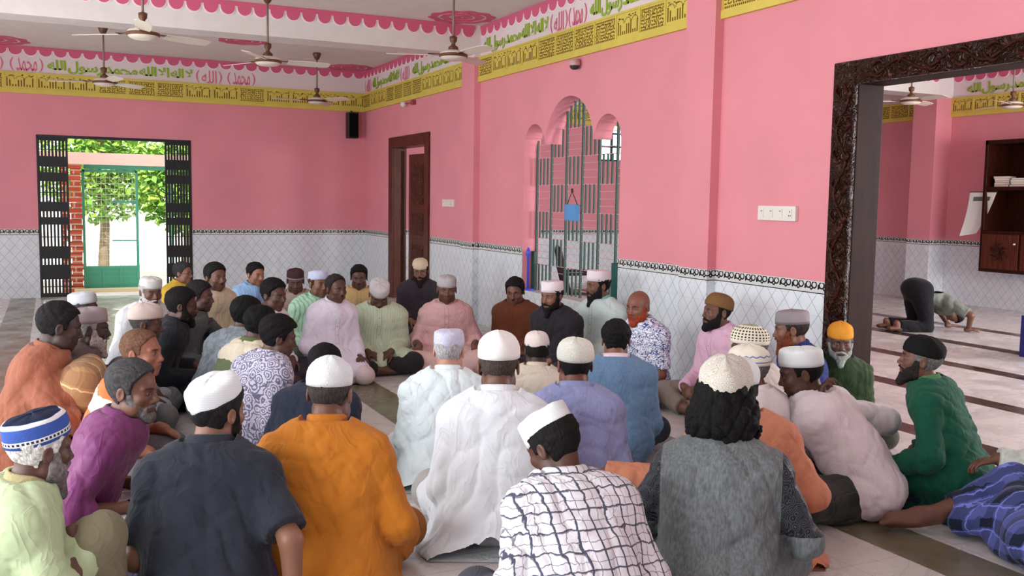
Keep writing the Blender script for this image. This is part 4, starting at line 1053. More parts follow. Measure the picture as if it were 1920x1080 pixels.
def cap_mesh(kind, seed=1):
    n = 56; rg = random.Random(seed)
    if kind == 'dome': prof = [(1.0,0),(1.02,.012),(1.02,.03),(.985,.05),(.90,.068),(.74,.084),(.50,.095),(.25,.100),(.06,.102)]
    elif kind == 'kufi': prof = [(1.0,0),(1.01,.02),(1.0,.045),(.975,.064),(.93,.074),(.80,.081),(.55,.086),(.25,.089),(.05,.090)]
    elif kind == 'tall': prof = [(1.0,0),(1.0,.03),(1.0,.065),(.98,.082),(.93,.086),(.75,.088),(.50,.090),(.25,.091),(.05,.092)]
    elif kind == 'peak': prof = [(1.0,0),(1.01,.02),(.99,.045),(.92,.064),(.78,.080),(.58,.094),(.36,.103),(.18,.108),(.04,.110)]
    else: prof = [(1.0,0),(1.01,.025),(.99,.055),(.95,.075),(.86,.085),(.62,.086),(.40,.080),(.2,.078),(.04,.077)]   # flat top with a crease
    inner = [(.965,.0),(.975,.03)]
    rows = [(.965,.03),(.955,.0)]+prof
    V = []; Q = []
    for k, (r, h) in enumerate(rows):
        for i in range(n):
            a = 2*math.pi*i/n; rr = r
            if kind == 'peak': rr *= 1+.030*math.sin(a*4+1)*(h/.1)
            if kind in ('fold',): hh = h+(.010*math.cos(2*a) if h > .05 else 0)
            else: hh = h
            wob = .0016*math.sin(a*3+seed)+.0012*math.sin(a*7+seed*2+h*60)
            V.append((math.cos(a)*(.0850*rr+wob), math.sin(a)*(.1045*rr+wob), hh+(wob if h > .03 else 0)))
    m = len(rows)
    for k in range(m-1):
        for i in range(n): Q.append((k*n+i, k*n+(i+1) % n, (k+1)*n+(i+1) % n, (k+1)*n+i))
    ap = len(V); V.append((0, 0, prof[-1][1]+.0005))
    for i in range(n): Q.append(((m-1)*n+i, (m-1)*n+(i+1) % n, ap, ap))
    V = np.array(V); Q = np.array(Q)
    return V, Q
def eye_mesh():
    V = []; Q = []; mi = []
    def ball(c, r, m, nu=14, nv=8):
        b = len(V)
        for j in range(nv+1):
            t = math.pi*j/nv
            for i in range(nu):
                a = 2*math.pi*i/nu; V.append((c[0]+r[0]*math.sin(t)*math.cos(a), c[1]+r[1]*math.cos(t), c[2]+r[2]*math.sin(t)*math.sin(a)))
        for j in range(nv):
            for i in range(nu): Q.append((b+j*nu+i, b+j*nu+(i+1) % nu, b+(j+1)*nu+(i+1) % nu, b+(j+1)*nu+i)); mi.append(m)
    ball((0,0,0), (.0130,.0100,.0044), 0); ball((0,.0040,0), (.0058,.0072,.0047), 1)
    return np.array(V), np.array(Q), mi
def link(name, me, parent=None, mats=()):
    o = bpy.data.objects.new(name, me); C.objects.link(o)
    for m in mats: me.materials.append(m)
    if parent: o.parent = parent
    return o
def Mat4(R, t): 
    M = Matrix.Identity(4)
    for i in range(3):
        for j in range(3): M[i][j] = R[i, j]
        M[i][3] = t[i]
    return M
EYE = None
def person(sp):
    global EYE
    J = pose(sp); res = sp.get('res', .005)
    root = bpy.data.objects.new('person', None); C.objects.link(root)
    root.location = (sp['x'], sp['y'], 0); root.rotation_euler = (0, 0, sp['rz']); sc = sp.get('sc', 1.); root.scale = (sc, sc, sc)
    root['label'] = sp['label']; root['category'] = 'person'; root['group'] = sp.get('group', 'men sitting on the marble floor')
    HM = Mat4(J['HR'], J['hc'])
    V, Q = body_mesh(J, sp, res); me = np_mesh('body', V, Q, skin(sp['skin'])); tint_attr(me, V, J, sp); link('body', me, root)
    V, Q = shirt_mesh(J, sp, res); o = link(sp.get('topname', sp.get('top', 'kurta')), np_mesh('top', V, Q, cloth(*sp['shirt'])), root)
    V, Q = legs_mesh(J, sp, res); link(sp.get('bottom', 'trousers'), np_mesh('bottom', V, Q, cloth(*sp['pants'])), root)
    ck = sp.get('collar', 'stand')
    if ck:
        V, Q = collar_mesh(J, sp, ck); me = np_mesh('collar', V, Q, cloth(*sp.get('collarc', sp['shirt']))); link('collar', me, root)
    if not sp.get('nohair'):
        V, Q = hair_mesh(sp, res); h = link('hair', np_mesh('hair', V, Q, hairmat(sp.get('hair', (25,22,22)))), root); h.matrix_local = HM
    if sp.get('beard'):
        V, Q = beard_mesh(sp, res); h = link('beard', np_mesh('beard', V, Q, hairmat(sp['beard'])), root); h.matrix_local = HM
    elif sp.get('must'):
        V, Q = mous_mesh(sp, res); h = link('moustache', np_mesh('moustache', V, Q, hairmat(sp['must'])), root); h.matrix_local = HM
    if sp.get('cap'):
        kind, cm, ct, cz, cs = (tuple(sp['cap'])+(0, .048, 1.))[:5] if len(sp['cap']) < 5 else sp['cap']
        V, Q = cap_mesh(kind, sp['seed']); c = link('cap', np_mesh('cap', V, Q, capmat(*cm)), root)
        c.matrix_local = HM@Mat4(rotx(math.radians(ct)), V3(0,-.011, cz-.008))@Matrix.Diagonal((cs, cs, cs, 1))
    if sp.get('eyes', 1):
        if EYE is None:
            V, Q, mi = eye_mesh(); EYE = np_mesh('eye', V, Q, eye_white); EYE.materials.append(eye_dark); EYE.polygons.foreach_set('material_index', mi)
        for s in (1,-1):
            e = link('eye', EYE, root); e.matrix_local = HM@Mat4(rotz(-s*.22), V3(s*.0315,.0775,.0040))
    if sp.get('watch'):
        mb = MB(); a = J['Er']+(J['Wr']-J['Er'])*.93; u = unit(J['Wr']-J['Er']); p1 = unit(np.cross(u, V3(.1,.2,1))); p2 = np.cross(u, p1)
        mb.tube([tuple(a+.032*(p1*math.cos(t*math.pi/10)+p2*math.sin(t*math.pi/10))) for t in range(21)], .007, 6, False); wb = mb.build('wristwatch', eye_dark, root, smooth=True)
        mb = MB(); mb.tube([tuple(a+p*.030*q) for p, q in ((p2, 1.0), (p2, 1.30))], .016, 14); mb.build('watch_case', plain('watch_steel', (190,192,196), .25, .5, .9), wb)
    if sp.get('glasses'): glasses(root, HM)
    return root
def glasses(root, HM):
    V = []; Q = []
    def tube(pts, r, n=6):
        b = len(V); pts = [V3(*p) for p in pts]
        for i, p in enumerate(pts):
            d = unit(pts[min(i+1, len(pts)-1)]-pts[max(i-1, 0)]); a = unit(np.cross(d, V3(.1,.2,1))); c = np.cross(d, a)
            for k in range(n): t = 2*math.pi*k/n; V.append(p+r*(a*math.cos(t)+c*math.sin(t)))
        for i in range(len(pts)-1):
            for k in range(n): Q.append((b+i*n+k, b+i*n+(k+1) % n, b+(i+1)*n+(k+1) % n, b+(i+1)*n+k))
    for s in (1,-1):
        tube([(s*.034+.026*math.cos(t*math.pi/10), .098-.004*abs(math.cos(t*math.pi/10)), .002+.019*math.sin(t*math.pi/10)) for t in range(21)], .0014)
        tube([(s*.060,.095,.006),(s*.078,.05,.006),(s*.083,-.01,.004)], .0014)
    tube([(-.009,.098,.006),(0,.102,.009),(.009,.098,.006)], .0014)
    g = link('glasses', np_mesh('glasses', np.array(V), np.array(Q), eye_dark), root); g.matrix_local = HM
# ---------------------------------------------------------------- everyone in the room, one entry each
PEOPLE = [
 {'larm': 'lap', 'legs': 'rup', 'collarc': ((170, 160, 120), 'paisley', (140, 128, 90), 0.6), 'rarm': 'kneetop', 'cap': ('kufi', ((60, 86, 160), 'bands', (214, 214, 216)), 20, 0.046, 1.04), 'hpitch': 8, 'lean': 2, 'bend': 22, 'skin': (88, 56, 44), 'hair': (200, 198, 196), 'beard': (120, 112, 112), 'beardl': 0.06, 'shirt': ((168, 182, 146),), 'sleeve': 'short', 'pants': ((112, 106, 84),), 'arm': 'knee', 'wide': 1.12, 'fat': 0.02, 'sc': 0.95, 'label': 'man in pale green kurta wearing a navy cap with white bands', 'seed': 1, 'hyaw': 10.0, 'x': -4.852, 'y': -11.89, 'rz': -1.349, 'res': 0.0042},
 {'watch': 1, 'hpitch': 6, 'lean': 10, 'bend': 26, 'skin': (112, 74, 58), 'hair': (60, 58, 60), 'beard': (104, 100, 98), 'beardl': 0.001, 'bald': 0.02, 'shirt': ((110, 50, 98), 'plain', (0, 0, 0), 1.0, 0.5), 'sleeve': 'roll', 'collar': 'shirt', 'top': 'shirt', 'pants': ((210, 200, 206), 'plaid', (150, 140, 150), 1.0), 'bottom': 'lungi', 'larm': 'thigh', 'rarm': 'thigh', 'hairt': 0.013, 'label': 'man in shiny purple shirt with greying hair and stubble beard', 'seed': 2, 'hyaw': -23.0, 'x': -4.591, 'y': -10.952, 'rz': -1.727, 'res': 0.0042},
 {'hpitch': 5, 'lean': 8, 'bend': 22, 'skin': (134, 92, 72), 'hair': (30, 28, 30), 'hairt': 0.014, 'beard': (22, 20, 20), 'beardl': 0.015, 'cap': ('kufi', ((220, 226, 228), 'rib', (150, 155, 170)), 24, 0.046, 1.0), 'shirt': ((38, 42, 52),), 'sleeve': 'short', 'collar': 'shirt', 'top': 'polo_shirt', 'pants': ((72, 66, 100),), 'larm': 'lap', 'rarm': 'floor', 'wide': 1.02, 'fat': 0.015, 'sc': 1.03, 'seed': 31, 'label': 'man in black short sleeved polo shirt and ribbed white cap, back turned', 'hyaw': -40.0, 'x': -4.203, 'y': -11.888, 'rz': -0.288, 'res': 0.0042},
 {'hpitch': 10, 'lean': 6, 'bend': 24, 'skin': (112, 74, 58), 'hair': (60, 56, 54), 'hairt': 0.003, 'cap': ('peak', ((220, 226, 228), 'emb', (196, 198, 204)), 6, 0.046, 1.0), 'shirt': ((184, 112, 34),), 'larm': 'lap', 'rarm': 'knee', 'pants': ((150, 92, 36),), 'wide': 1.03, 'fat': 0.02, 'sc': 1.04, 'label': 'man in mustard orange kurta and white cap, back turned', 'seed': 4, 'hyaw': -12.0, 'x': -3.757, 'y': -11.753, 'rz': -0.402, 'res': 0.0042},
 {'hpitch': 30, 'lean': 12, 'bend': 34, 'skin': (88, 56, 44), 'hair': (22, 20, 20), 'hairt': 0.012, 'cap': ('tall', ((220, 226, 228), 'plain', (190, 190, 196)), -10, 0.046, 1.0), 'shirt': ((222, 220, 226), 'check', (58, 62, 84), 0.66), 'sleeve': 'long', 'collar': 'shirt', 'top': 'shirt', 'pants': ((70, 70, 80),), 'larm': 'lap', 'rarm': 'lap', 'wide': 1.0, 'label': 'man in white and navy checked shirt with bowed head and white cap', 'seed': 5, 'hyaw': 32.0, 'x': -3.094, 'y': -12.634, 'rz': -0.133, 'res': 0.0042},
 {'hpitch': 4, 'lean': 4, 'bend': 20, 'skin': (134, 92, 72), 'hair': (16, 15, 16), 'curly': 1.05, 'hairt': 0.026, 'cap': ('peak', ((206, 204, 196), 'emb', (170, 150, 110)), 20, 0.088, 1.16), 'shirt': ((112, 118, 120), 'darksleeve', (88, 94, 96), 1.0, 0.45), 'sleeve': 'roll', 'pants': ((216, 130, 88),), 'larm': ((0.16, 0.3, 0.2), (-0.8, 0.5, -0.2), (0, -0.4, -0.9), (0.8, -0.5, -0.4), 0.5), 'rarm': ((0.12, 0.26, 0.22), (-0.8, 0.5, -0.2), (0, -0.4, -0.9), (0.9, -0.5, -0.5), 0.5), 'collarc': ((50, 56, 66), 'paisley', (110, 116, 130), 1.0), 'wide': 1.02, 'sc': 1.02, 'dark_sleeves': 1, 'label': 'man in grey satin kurta with long curly black hair and patterned cap', 'seed': 6, 'hyaw': -2.0, 'x': -2.464, 'y': -12.506, 'rz': -0.711, 'res': 0.0042},
 {'lean': 12, 'bend': 30, 'skin': (112, 74, 58), 'hair': (22, 20, 20), 'cap': ('dome', ((220, 226, 228), 'plain', (200, 200, 204)), 8, 0.046, 1.06), 'shirt': ((192, 126, 98),), 'rarm': 'knee', 'pants': ((150, 96, 84), 'stripe', (210, 180, 150), 1.0), 'larm': ((0.6, 0.22, 0.28), (0.8, 0.4, -0.4), (0, -0.3, -0.9), (0.1, -0.3, -1), 0.4), 'wide': 1.0, 'label': 'man in orange kurta and plain white cap behind the curly haired man', 'seed': 7, 'hyaw': 5.0, 'x': -1.969, 'y': -12.097, 'rz': -0.426, 'res': 0.0042},
 {'sc': 0.95, 'lean': 4, 'bend': 20, 'skin': (112, 74, 58), 'hair': (96, 94, 94), 'cap': ('dome', ((222, 216, 200), 'zig', (110, 130, 170)), 6, 0.044, 1.05), 'shirt': ((226, 222, 224),), 'pants': ((160, 150, 140),), 'arm': 'lap', 'label': 'man in white kurta and cream knitted cap with blue zigzag bands', 'seed': 8, 'hyaw': 10.0, 'x': -1.453, 'y': -11.668, 'rz': 0.526, 'res': 0.0042},
 {'sc': 0.97, 'lean': 4, 'bend': 20, 'skin': (88, 56, 44), 'hair': (96, 94, 94), 'cap': ('dome', ((222, 216, 196), 'holes', (60, 54, 50)), 10, 0.044, 1.06), 'shirt': ((200, 190, 186),), 'pants': ((120, 112, 108),), 'arm': 'lap', 'label': 'man in cream openwork skullcap facing left by the wall', 'seed': 9, 'hyaw': 12.0, 'x': -1.008, 'y': -11.153, 'rz': 0.7, 'res': 0.0047},
 {'sc': 1.05, 'hpitch': 16, 'lean': 15, 'bend': 38, 'skin': (88, 56, 44), 'hair': (22, 20, 20), 'hairt': 0.004, 'cap': ('kufi', ((220, 226, 228), 'plain', (200, 200, 204)), 12, 0.046, 1.0), 'shirt': ((224, 214, 220),), 'sleeve': 'roll', 'collar': 'round', 'top': 'tunic', 'larm': 'chin', 'rarm': ((0.3, 0.2, 0.26), (0.3, 0.8, -0.4), (0, -0.4, -0.9), (0.6, -0.7, -0.3), 0.5), 'pants': ((38, 40, 38), 'plaid', (60, 62, 58), 1.2), 'bottom': 'lungi', 'legs': 'splay', 'wide': 1.1, 'fat': 0.015, 'label': 'man in plain white tunic leaning forward with his hand at his mouth', 'seed': 10, 'hyaw': 22.0, 'x': -1.085, 'y': -11.887, 'rz': 0.548, 'res': 0.0043},
 {'legs': 'kneel', 'sc': 0.92, 'hpitch': -6, 'lean': 8, 'bend': 24, 'skin': (112, 74, 58), 'hair': (110, 108, 106), 'beard': (40, 36, 36), 'beardl': 0.035, 'cap': ('dome', ((20, 20, 22), 'plain', (40, 40, 40)), 6, 0.04, 1.04), 'shirt': ((20, 84, 64),), 'collarc': ((90, 140, 90), 'paisley', (50, 90, 60), 0.6), 'pants': ((34, 40, 60), 'plaid', (50, 50, 70), 1.0), 'arm': 'knee', 'wide': 1.05, 'label': 'man in dark green kurta and black cap facing left near the doorway', 'seed': 11, 'hyaw': 19.0, 'x': -0.622, 'y': -12.026, 'rz': 0.443, 'res': 0.0045},
 {'hyaw': 20, 'lean': -2, 'bend': 18, 'skin': (112, 74, 58), 'hair': (22, 20, 20), 'shirt': ((206, 210, 206), 'blotch', (190, 196, 190), 1.0), 'pants': ((84, 94, 160), 'plaid', (26, 34, 54), 1.0), 'bottom': 'lungi', 'legs': 'rightman', 'rarm': ((0.235, 0.43, 0.33), (-0.25, 0.95, -0.25), (0, -0.3, -1), (0.5, -0.5, -0.5), 0.45), 'larm': 'lap', 'feet': 1, 'label': 'man at the right edge with blue plaid lungi, bare foot and raised knee', 'seed': 12, 'x': -0.62, 'y': -12.8, 'rz': 0.643, 'res': 0.0042},
 {'sc': 0.9, 'hpitch': 4, 'lean': -3, 'bend': 18, 'skin': (88, 56, 44), 'hair': (96, 94, 94), 'hairt': 0.003, 'beard': (150, 156, 150), 'beardl': 0.045, 'cap': ('dome', ((208, 140, 50), 'plain', (180, 120, 40)), -4, 0.05, 1.0), 'shirt': ((44, 60, 36),), 'pants': ((60, 60, 50),), 'arm': 'lap', 'collar': 'stand', 'group': 'men seated along the wall', 'label': 'white bearded man in mustard yellow cap and dark olive shirt', 'seed': 13, 'hyaw': 0.0, 'x': -0.169, 'y': -10.752, 'rz': 2.495, 'res': 0.0053},
 {'sc': 1.0, 'lean': -2, 'bend': 16, 'skin': (128, 84, 64), 'hair': (50, 40, 36), 'hairt': 0.004, 'beard': (112, 58, 38), 'beardl': 0.045, 'cap': ('kufi', ((140, 132, 136), 'rim', (120, 112, 116)), 4, 0.046, 1.0), 'shirt': ((36, 48, 108),), 'pants': ((50, 50, 60),), 'arm': 'lap', 'group': 'men seated along the wall', 'label': 'man in grey cap and navy shirt with a reddish beard', 'seed': 14, 'hyaw': -18.0, 'x': -0.386, 'y': -10.715, 'rz': 1.183, 'res': 0.0053},
 {'hpitch': -4, 'lean': -6, 'bend': 16, 'skin': (112, 74, 58), 'hair': (22, 20, 20), 'hairt': 0.004, 'beard': (22, 20, 20), 'beardl': 0.016, 'cap': ('dome', ((120, 88, 56), 'plain', (90, 60, 40)), 12, 0.042, 1.03), 'shirt': ((218, 178, 200),), 'collar': 'shirt', 'top': 'shirt', 'pants': ((130, 120, 112),), 'arm': 'clasp', 'group': 'men seated along the wall', 'label': 'man in pink shirt and brown skullcap leaning on the tiled wall', 'seed': 15, 'hyaw': -6.0, 'x': -0.32, 'y': -9.804, 'rz': 1.567, 'res': 0.0059},
 {'hpitch': 8, 'lean': -4, 'bend': 16, 'skin': (132, 82, 64), 'hair': (100, 56, 40), 'nohair': 1, 'beard': (156, 62, 38), 'beardl': 0.012, 'shirt': ((232, 234, 244), 'leaf', (66, 80, 140), 1.0), 'sleeve': 'short', 'collar': 'shirt', 'top': 'shirt', 'pants': ((40, 48, 86),), 'arm': 'lap', 'group': 'men seated along the wall', 'label': 'bald man with orange beard in white shirt with blue leaves', 'seed': 16, 'hyaw': 14.0, 'x': -0.626, 'y': -9.26, 'rz': 1.721, 'res': 0.0061},
 {'neck': 4, 'sc': 1.06, 'hpitch': 4, 'lean': -3, 'bend': 4, 'skin': (134, 92, 72), 'hair': (22, 20, 20), 'beard': (34, 32, 34), 'beardl': 0.055, 'cap': ('tall', ((232, 222, 226), 'plain', (200, 190, 196)), 6, 0.046, 1.0), 'shirt': ((206, 224, 222),), 'collarc': ((130, 196, 186),), 'pants': ((206, 224, 222),), 'arm': 'lap', 'group': 'men seated along the wall', 'label': 'black bearded man in pale mint kurta and tall white cap', 'seed': 17, 'hyaw': -17.0, 'x': -0.346, 'y': -8.141, 'rz': 1.815, 'res': 0.0071},
 {'sc': 1.0, 'hpitch': 8, 'lean': -2, 'bend': 16, 'skin': (134, 92, 72), 'hair': (22, 20, 20), 'beard': (26, 22, 24), 'beardl': 0.045, 'cap': ('tall', ((232, 222, 226), 'plain', (200, 190, 196)), 8, 0.044, 1.0), 'shirt': ((40, 36, 42),), 'pants': ((44, 42, 46),), 'arm': 'lap', 'wide': 1.1, 'group': 'men seated along the wall', 'label': 'bearded man in black kurta and white cap below the arched window', 'seed': 18, 'hyaw': 0.0, 'x': -0.85, 'y': -8.31, 'rz': 1.986, 'res': 0.0067},
 {'sc': 0.97, 'hpitch': 14, 'lean': -2, 'bend': 18, 'skin': (112, 74, 58), 'hair': (22, 20, 20), 'hairt': 0.014, 'must': (22, 20, 20), 'shirt': ((98, 52, 32),), 'pants': ((80, 44, 30),), 'collar': 'stand', 'arm': 'lap', 'wide': 1.06, 'group': 'men seated along the wall', 'label': 'bareheaded man in dark brown kurta, black hair', 'seed': 19, 'hyaw': 13.0, 'x': -0.87, 'y': -7.588, 'rz': 2.252, 'res': 0.0072},
 {'watch': 1, 'hpitch': 4, 'lean': 4, 'bend': 16, 'skin': (112, 74, 58), 'hair': (96, 94, 94), 'hairt': 0.004, 'must': (96, 94, 94), 'stubble': 0.5, 'cap': ('kufi', ((176, 172, 174), 'rib', (150, 146, 150)), -4, 0.046, 1.0), 'shirt': ((214, 172, 170), 'paisley', (190, 150, 150), 0.8), 'sleeve': 'roll', 'pants': ((216, 180, 176), 'paisley', (196, 160, 156), 0.8), 'bottom': 'lungi', 'larm': 'knee', 'rarm': 'knee', 'wide': 0.94, 'label': 'man in pink patterned kurta and grey cap facing the camera', 'seed': 20, 'hyaw': 0.0, 'x': -1.508, 'y': -7.409, 'rz': 2.794, 'res': 0.0071},
 {'lean': -2, 'bend': 12, 'skin': (134, 92, 72), 'hair': (22, 20, 20), 'beard': (30, 22, 20), 'beardl': 0.045, 'glasses': 1, 'cap': ('dome', ((206, 192, 164), 'rib', (180, 166, 140)), -6, 0.05, 0.98), 'shirt': ((54, 48, 56),), 'pants': ((50, 46, 54),), 'arm': 'lap', 'wide': 1.05, 'label': 'bearded man with glasses and cream cap in front of the brown door', 'seed': 21, 'hyaw': -4.0, 'x': -1.03, 'y': -5.459, 'rz': 2.787, 'res': 0.0085},
 {'hpitch': 36, 'lean': 6, 'bend': 20, 'skin': (88, 56, 44), 'hair': (150, 148, 146), 'hairt': 0.004, 'cap': ('kufi', ((188, 182, 184), 'rim', (170, 150, 156)), -2, 0.046, 1.0), 'shirt': ((190, 198, 172), 'stripe', (168, 186, 160), 0.8), 'pants': ((40, 38, 40),), 'arm': 'lap', 'wide': 1.02, 'label': 'man in pale green striped kurta with his capped head bowed', 'seed': 22, 'hyaw': 2.0, 'x': -2.109, 'y': -7.303, 'rz': 2.899, 'res': 0.0069},
 {'hpitch': 8, 'lean': 10, 'bend': 20, 'skin': (88, 56, 44), 'hair': (20, 18, 20), 'quiff': 1, 'hairt': 0.014, 'must': (22, 20, 20), 'shirt': ((190, 160, 112),), 'collar': 'shirt', 'top': 'shirt', 'pants': ((60, 56, 60),), 'larm': 'lap', 'rarm': 'chin', 'label': 'man in tan shirt with upswept black hair resting his chin on his hand', 'seed': 23, 'hyaw': -2.0, 'x': -1.789, 'y': -5.653, 'rz': 2.886, 'res': 0.0083},
 {'wide': 0.93, 'sc': 0.93, 'hpitch': 4, 'lean': 2, 'bend': 12, 'skin': (88, 56, 44), 'hair': (40, 34, 34), 'hairt': 0.01, 'bald': 0.05, 'must': (40, 34, 34), 'shirt': ((216, 208, 222),), 'legs': 'kneel', 'pants': ((206, 190, 190),), 'rarm': 'thigh', 'larm': 'thigh', 'label': 'kneeling man in white lilac kurta with receding black hair', 'seed': 24, 'hyaw': 12.0, 'x': -2.598, 'y': -7.551, 'rz': -2.99, 'res': 0.0067},
 {'hpitch': 2, 'lean': 2, 'bend': 14, 'skin': (134, 92, 72), 'hair': (70, 50, 40), 'stubble': 0.3, 'cap': ('kufi', ((190, 198, 220), 'rib', (150, 160, 190)), 8, 0.046, 1.0), 'shirt': ((170, 210, 184), 'stripe', (120, 170, 140), 1.0), 'pants': ((70, 80, 70),), 'arm': 'lap', 'label': 'man in green striped kurta and pale blue cap behind the white kurta', 'seed': 25, 'hyaw': 7.0, 'x': -2.515, 'y': -6.633, 'rz': -2.955, 'res': 0.0075},
 {'sc': 0.97, 'hpitch': 12, 'lean': 4, 'bend': 18, 'skin': (88, 56, 44), 'hair': (50, 46, 46), 'cap': ('kufi', ((66, 42, 46), 'rim', (150, 140, 140)), 2, 0.046, 1.0), 'shirt': ((176, 156, 148), 'finecheck', (140, 116, 110), 1.0), 'collar': 'shirt', 'top': 'shirt', 'pants': ((70, 60, 60),), 'arm': 'lap', 'must': (96, 94, 94), 'label': 'man in fine checked tan shirt and dark maroon cap', 'seed': 26, 'hyaw': -4.0, 'x': -2.518, 'y': -5.91, 'rz': 3.02, 'res': 0.008},
 {'sc': 0.97, 'lean': 0, 'bend': 12, 'skin': (160, 112, 88), 'hair': (22, 20, 20), 'hairt': 0.013, 'stubble': 0.3, 'shirt': ((150, 186, 226), 'stripe', (126, 160, 206), 0.8), 'collar': 'shirt', 'top': 'shirt', 'pants': ((60, 66, 86),), 'arm': 'lap', 'group': 'men seated in the left rows', 'label': 'black haired man in light blue shirt by the back wall', 'seed': 27, 'hyaw': 10.0, 'x': -2.807, 'y': -5.186, 'rz': -2.84, 'res': 0.0085},
 {'sc': 1.02, 'hpitch': 6, 'lean': 4, 'bend': 18, 'skin': (88, 56, 44), 'hair': (18, 16, 18), 'hairt': 0.015, 'shirt': ((216, 206, 212),), 'collar': 'shirt', 'top': 'shirt', 'pants': ((60, 56, 66),), 'arm': 'lap', 'group': 'men seated in the left rows', 'label': 'young man in white shirt seated between the light blue and maroon capped men', 'seed': 28, 'hyaw': -2.0, 'x': -3.183, 'y': -7.547, 'rz': -2.474, 'res': 0.0066},
 {'sc': 1.05, 'hpitch': 2, 'lean': 2, 'bend': 14, 'skin': (112, 74, 58), 'hair': (24, 22, 22), 'hairt': 0.013, 'must': (22, 20, 20), 'stubble': 0.6, 'shirt': ((196, 176, 152),), 'collar': 'shirt', 'top': 'shirt', 'pants': ((70, 66, 60),), 'arm': 'lap', 'wide': 1.06, 'group': 'men seated in the left rows', 'label': 'man in beige shirt with short black hair, in the back row', 'seed': 29, 'hyaw': 6.0, 'x': -3.363, 'y': -6.106, 'rz': -2.765, 'res': 0.0078},
 {'sc': 0.94, 'hpitch': 2, 'lean': 2, 'bend': 16, 'skin': (134, 92, 72), 'hair': (50, 50, 54), 'hairt': 0.012, 'glasses': 1, 'shirt': ((206, 170, 60),), 'collar': 'shirt', 'top': 'shirt', 'pants': ((80, 76, 70),), 'arm': 'lap', 'group': 'men seated in the left rows', 'label': 'man with glasses and grey hair in yellow shirt beside the gate', 'seed': 30, 'hyaw': 7.0, 'x': -3.504, 'y': -4.553, 'rz': -2.298, 'res': 0.0085},
 {'hpitch': 8, 'lean': 4, 'bend': 20, 'skin': (112, 74, 58), 'hair': (170, 170, 170), 'beard': (190, 190, 188), 'beardl': 0.02, 'cap': ('kufi', ((206, 206, 204), 'rib', (170, 170, 172)), 2, 0.046, 1.0), 'shirt': ((216, 216, 220),), 'pants': ((200, 200, 200),), 'arm': 'lap', 'group': 'men seated in the left rows', 'label': 'old man in white kurta and white cap before the bright gateway', 'seed': 31, 'hyaw': -8.0, 'x': -4.005, 'y': -6.788, 'rz': -2.67, 'res': 0.0071},
 {'hpitch': 4, 'lean': 4, 'bend': 20, 'skin': (82, 50, 42), 'hair': (30, 28, 30), 'hairt': 0.011, 'must': (96, 94, 94), 'stubble': 0.5, 'shirt': ((82, 86, 86),), 'collar': 'shirt', 'top': 'shirt', 'pants': ((50, 50, 56),), 'larm': 'chin', 'rarm': 'lap', 'group': 'men seated in the left rows', 'label': 'dark haired man in grey shirt holding his hand near his chin', 'seed': 32, 'hyaw': -3.0, 'x': -3.77, 'y': -7.397, 'rz': -1.965, 'res': 0.0067},
 {'hpitch': 8, 'lean': 6, 'bend': 24, 'skin': (84, 54, 46), 'hair': (18, 16, 18), 'hairt': 0.012, 'beard': (26, 22, 22), 'beardl': 0.022, 'shirt': ((30, 34, 40),), 'pants': ((28, 30, 34),), 'arm': 'knee', 'wide': 1.1, 'sc': 1.03, 'group': 'men seated in the left rows', 'label': 'bearded man in black kurta facing right, bareheaded', 'seed': 33, 'hyaw': -2.0, 'x': -4.036, 'y': -8.128, 'rz': -1.687, 'res': 0.0061},
 {'sc': 0.97, 'hpitch': 10, 'lean': 6, 'bend': 24, 'skin': (88, 56, 44), 'hair': (70, 66, 66), 'hairt': 0.006, 'cap': ('dome', ((196, 180, 172), 'plain', (170, 160, 150)), 12, 0.046, 1.04), 'shirt': ((160, 160, 166),), 'pants': ((110, 108, 110),), 'arm': 'lap', 'group': 'men seated in the left rows', 'label': 'man in beige skullcap facing right in the left rows', 'seed': 34, 'hyaw': -1.0, 'x': -4.313, 'y': -8.716, 'rz': -1.742, 'res': 0.0056},
 {'hpitch': 0, 'lean': 8, 'bend': 26, 'skin': (146, 92, 70), 'hair': (98, 70, 54), 'hairt': 0.005, 'bald': 0.015, 'shirt': ((222, 110, 62), 'band', (232, 228, 226), 1.0), 'sleeve': 'short', 'collar': 'round', 'top': 'tee_shirt', 'pants': ((90, 88, 92),), 'larm': 'knee', 'rarm': 'knee', 'wide': 1.08, 'group': 'men seated in the left rows', 'label': 'man with cropped brown hair in orange and white t-shirt', 'seed': 35, 'hyaw': -18.0, 'x': -4.459, 'y': -10.003, 'rz': -1.821, 'res': 0.0045},
 {'sc': 1.1, 'hpitch': 12, 'lean': 6, 'bend': 22, 'skin': (58, 40, 36), 'hair': (24, 22, 24), 'hairt': 0.009, 'shirt': ((146, 90, 70),), 'sleeve': 'roll', 'pants': ((170, 134, 96), 'plaid', (140, 100, 72), 1.5), 'bottom': 'lungi', 'legs': 'up', 'arm': 'shin', 'wide': 0.92, 'group': 'men seated in the left rows', 'label': 'man in rust orange kurta and tan lungi hugging his raised knees', 'seed': 36, 'hyaw': 16.0, 'x': -4.839, 'y': -9.434, 'rz': -1.753, 'res': 0.0049},
 {'sc': 1.0, 'hpitch': 6, 'lean': 2, 'bend': 14, 'skin': (62, 44, 40), 'hair': (150, 148, 150), 'hairt': 0.004, 'beard': (176, 166, 162), 'beardl': 0.05, 'cap': ('kufi', ((150, 138, 142), 'plain', (130, 120, 124)), 8, 0.046, 1.0), 'shirt': ((96, 84, 84),), 'pants': ((90, 80, 84),), 'arm': 'shin', 'legs': 'up', 'group': 'men seated in the left rows', 'label': 'white bearded old man in greyish cap beside the rust orange kurta', 'seed': 37, 'hyaw': 2.0, 'x': -4.595, 'y': -9.212, 'rz': -1.603, 'res': 0.0052},
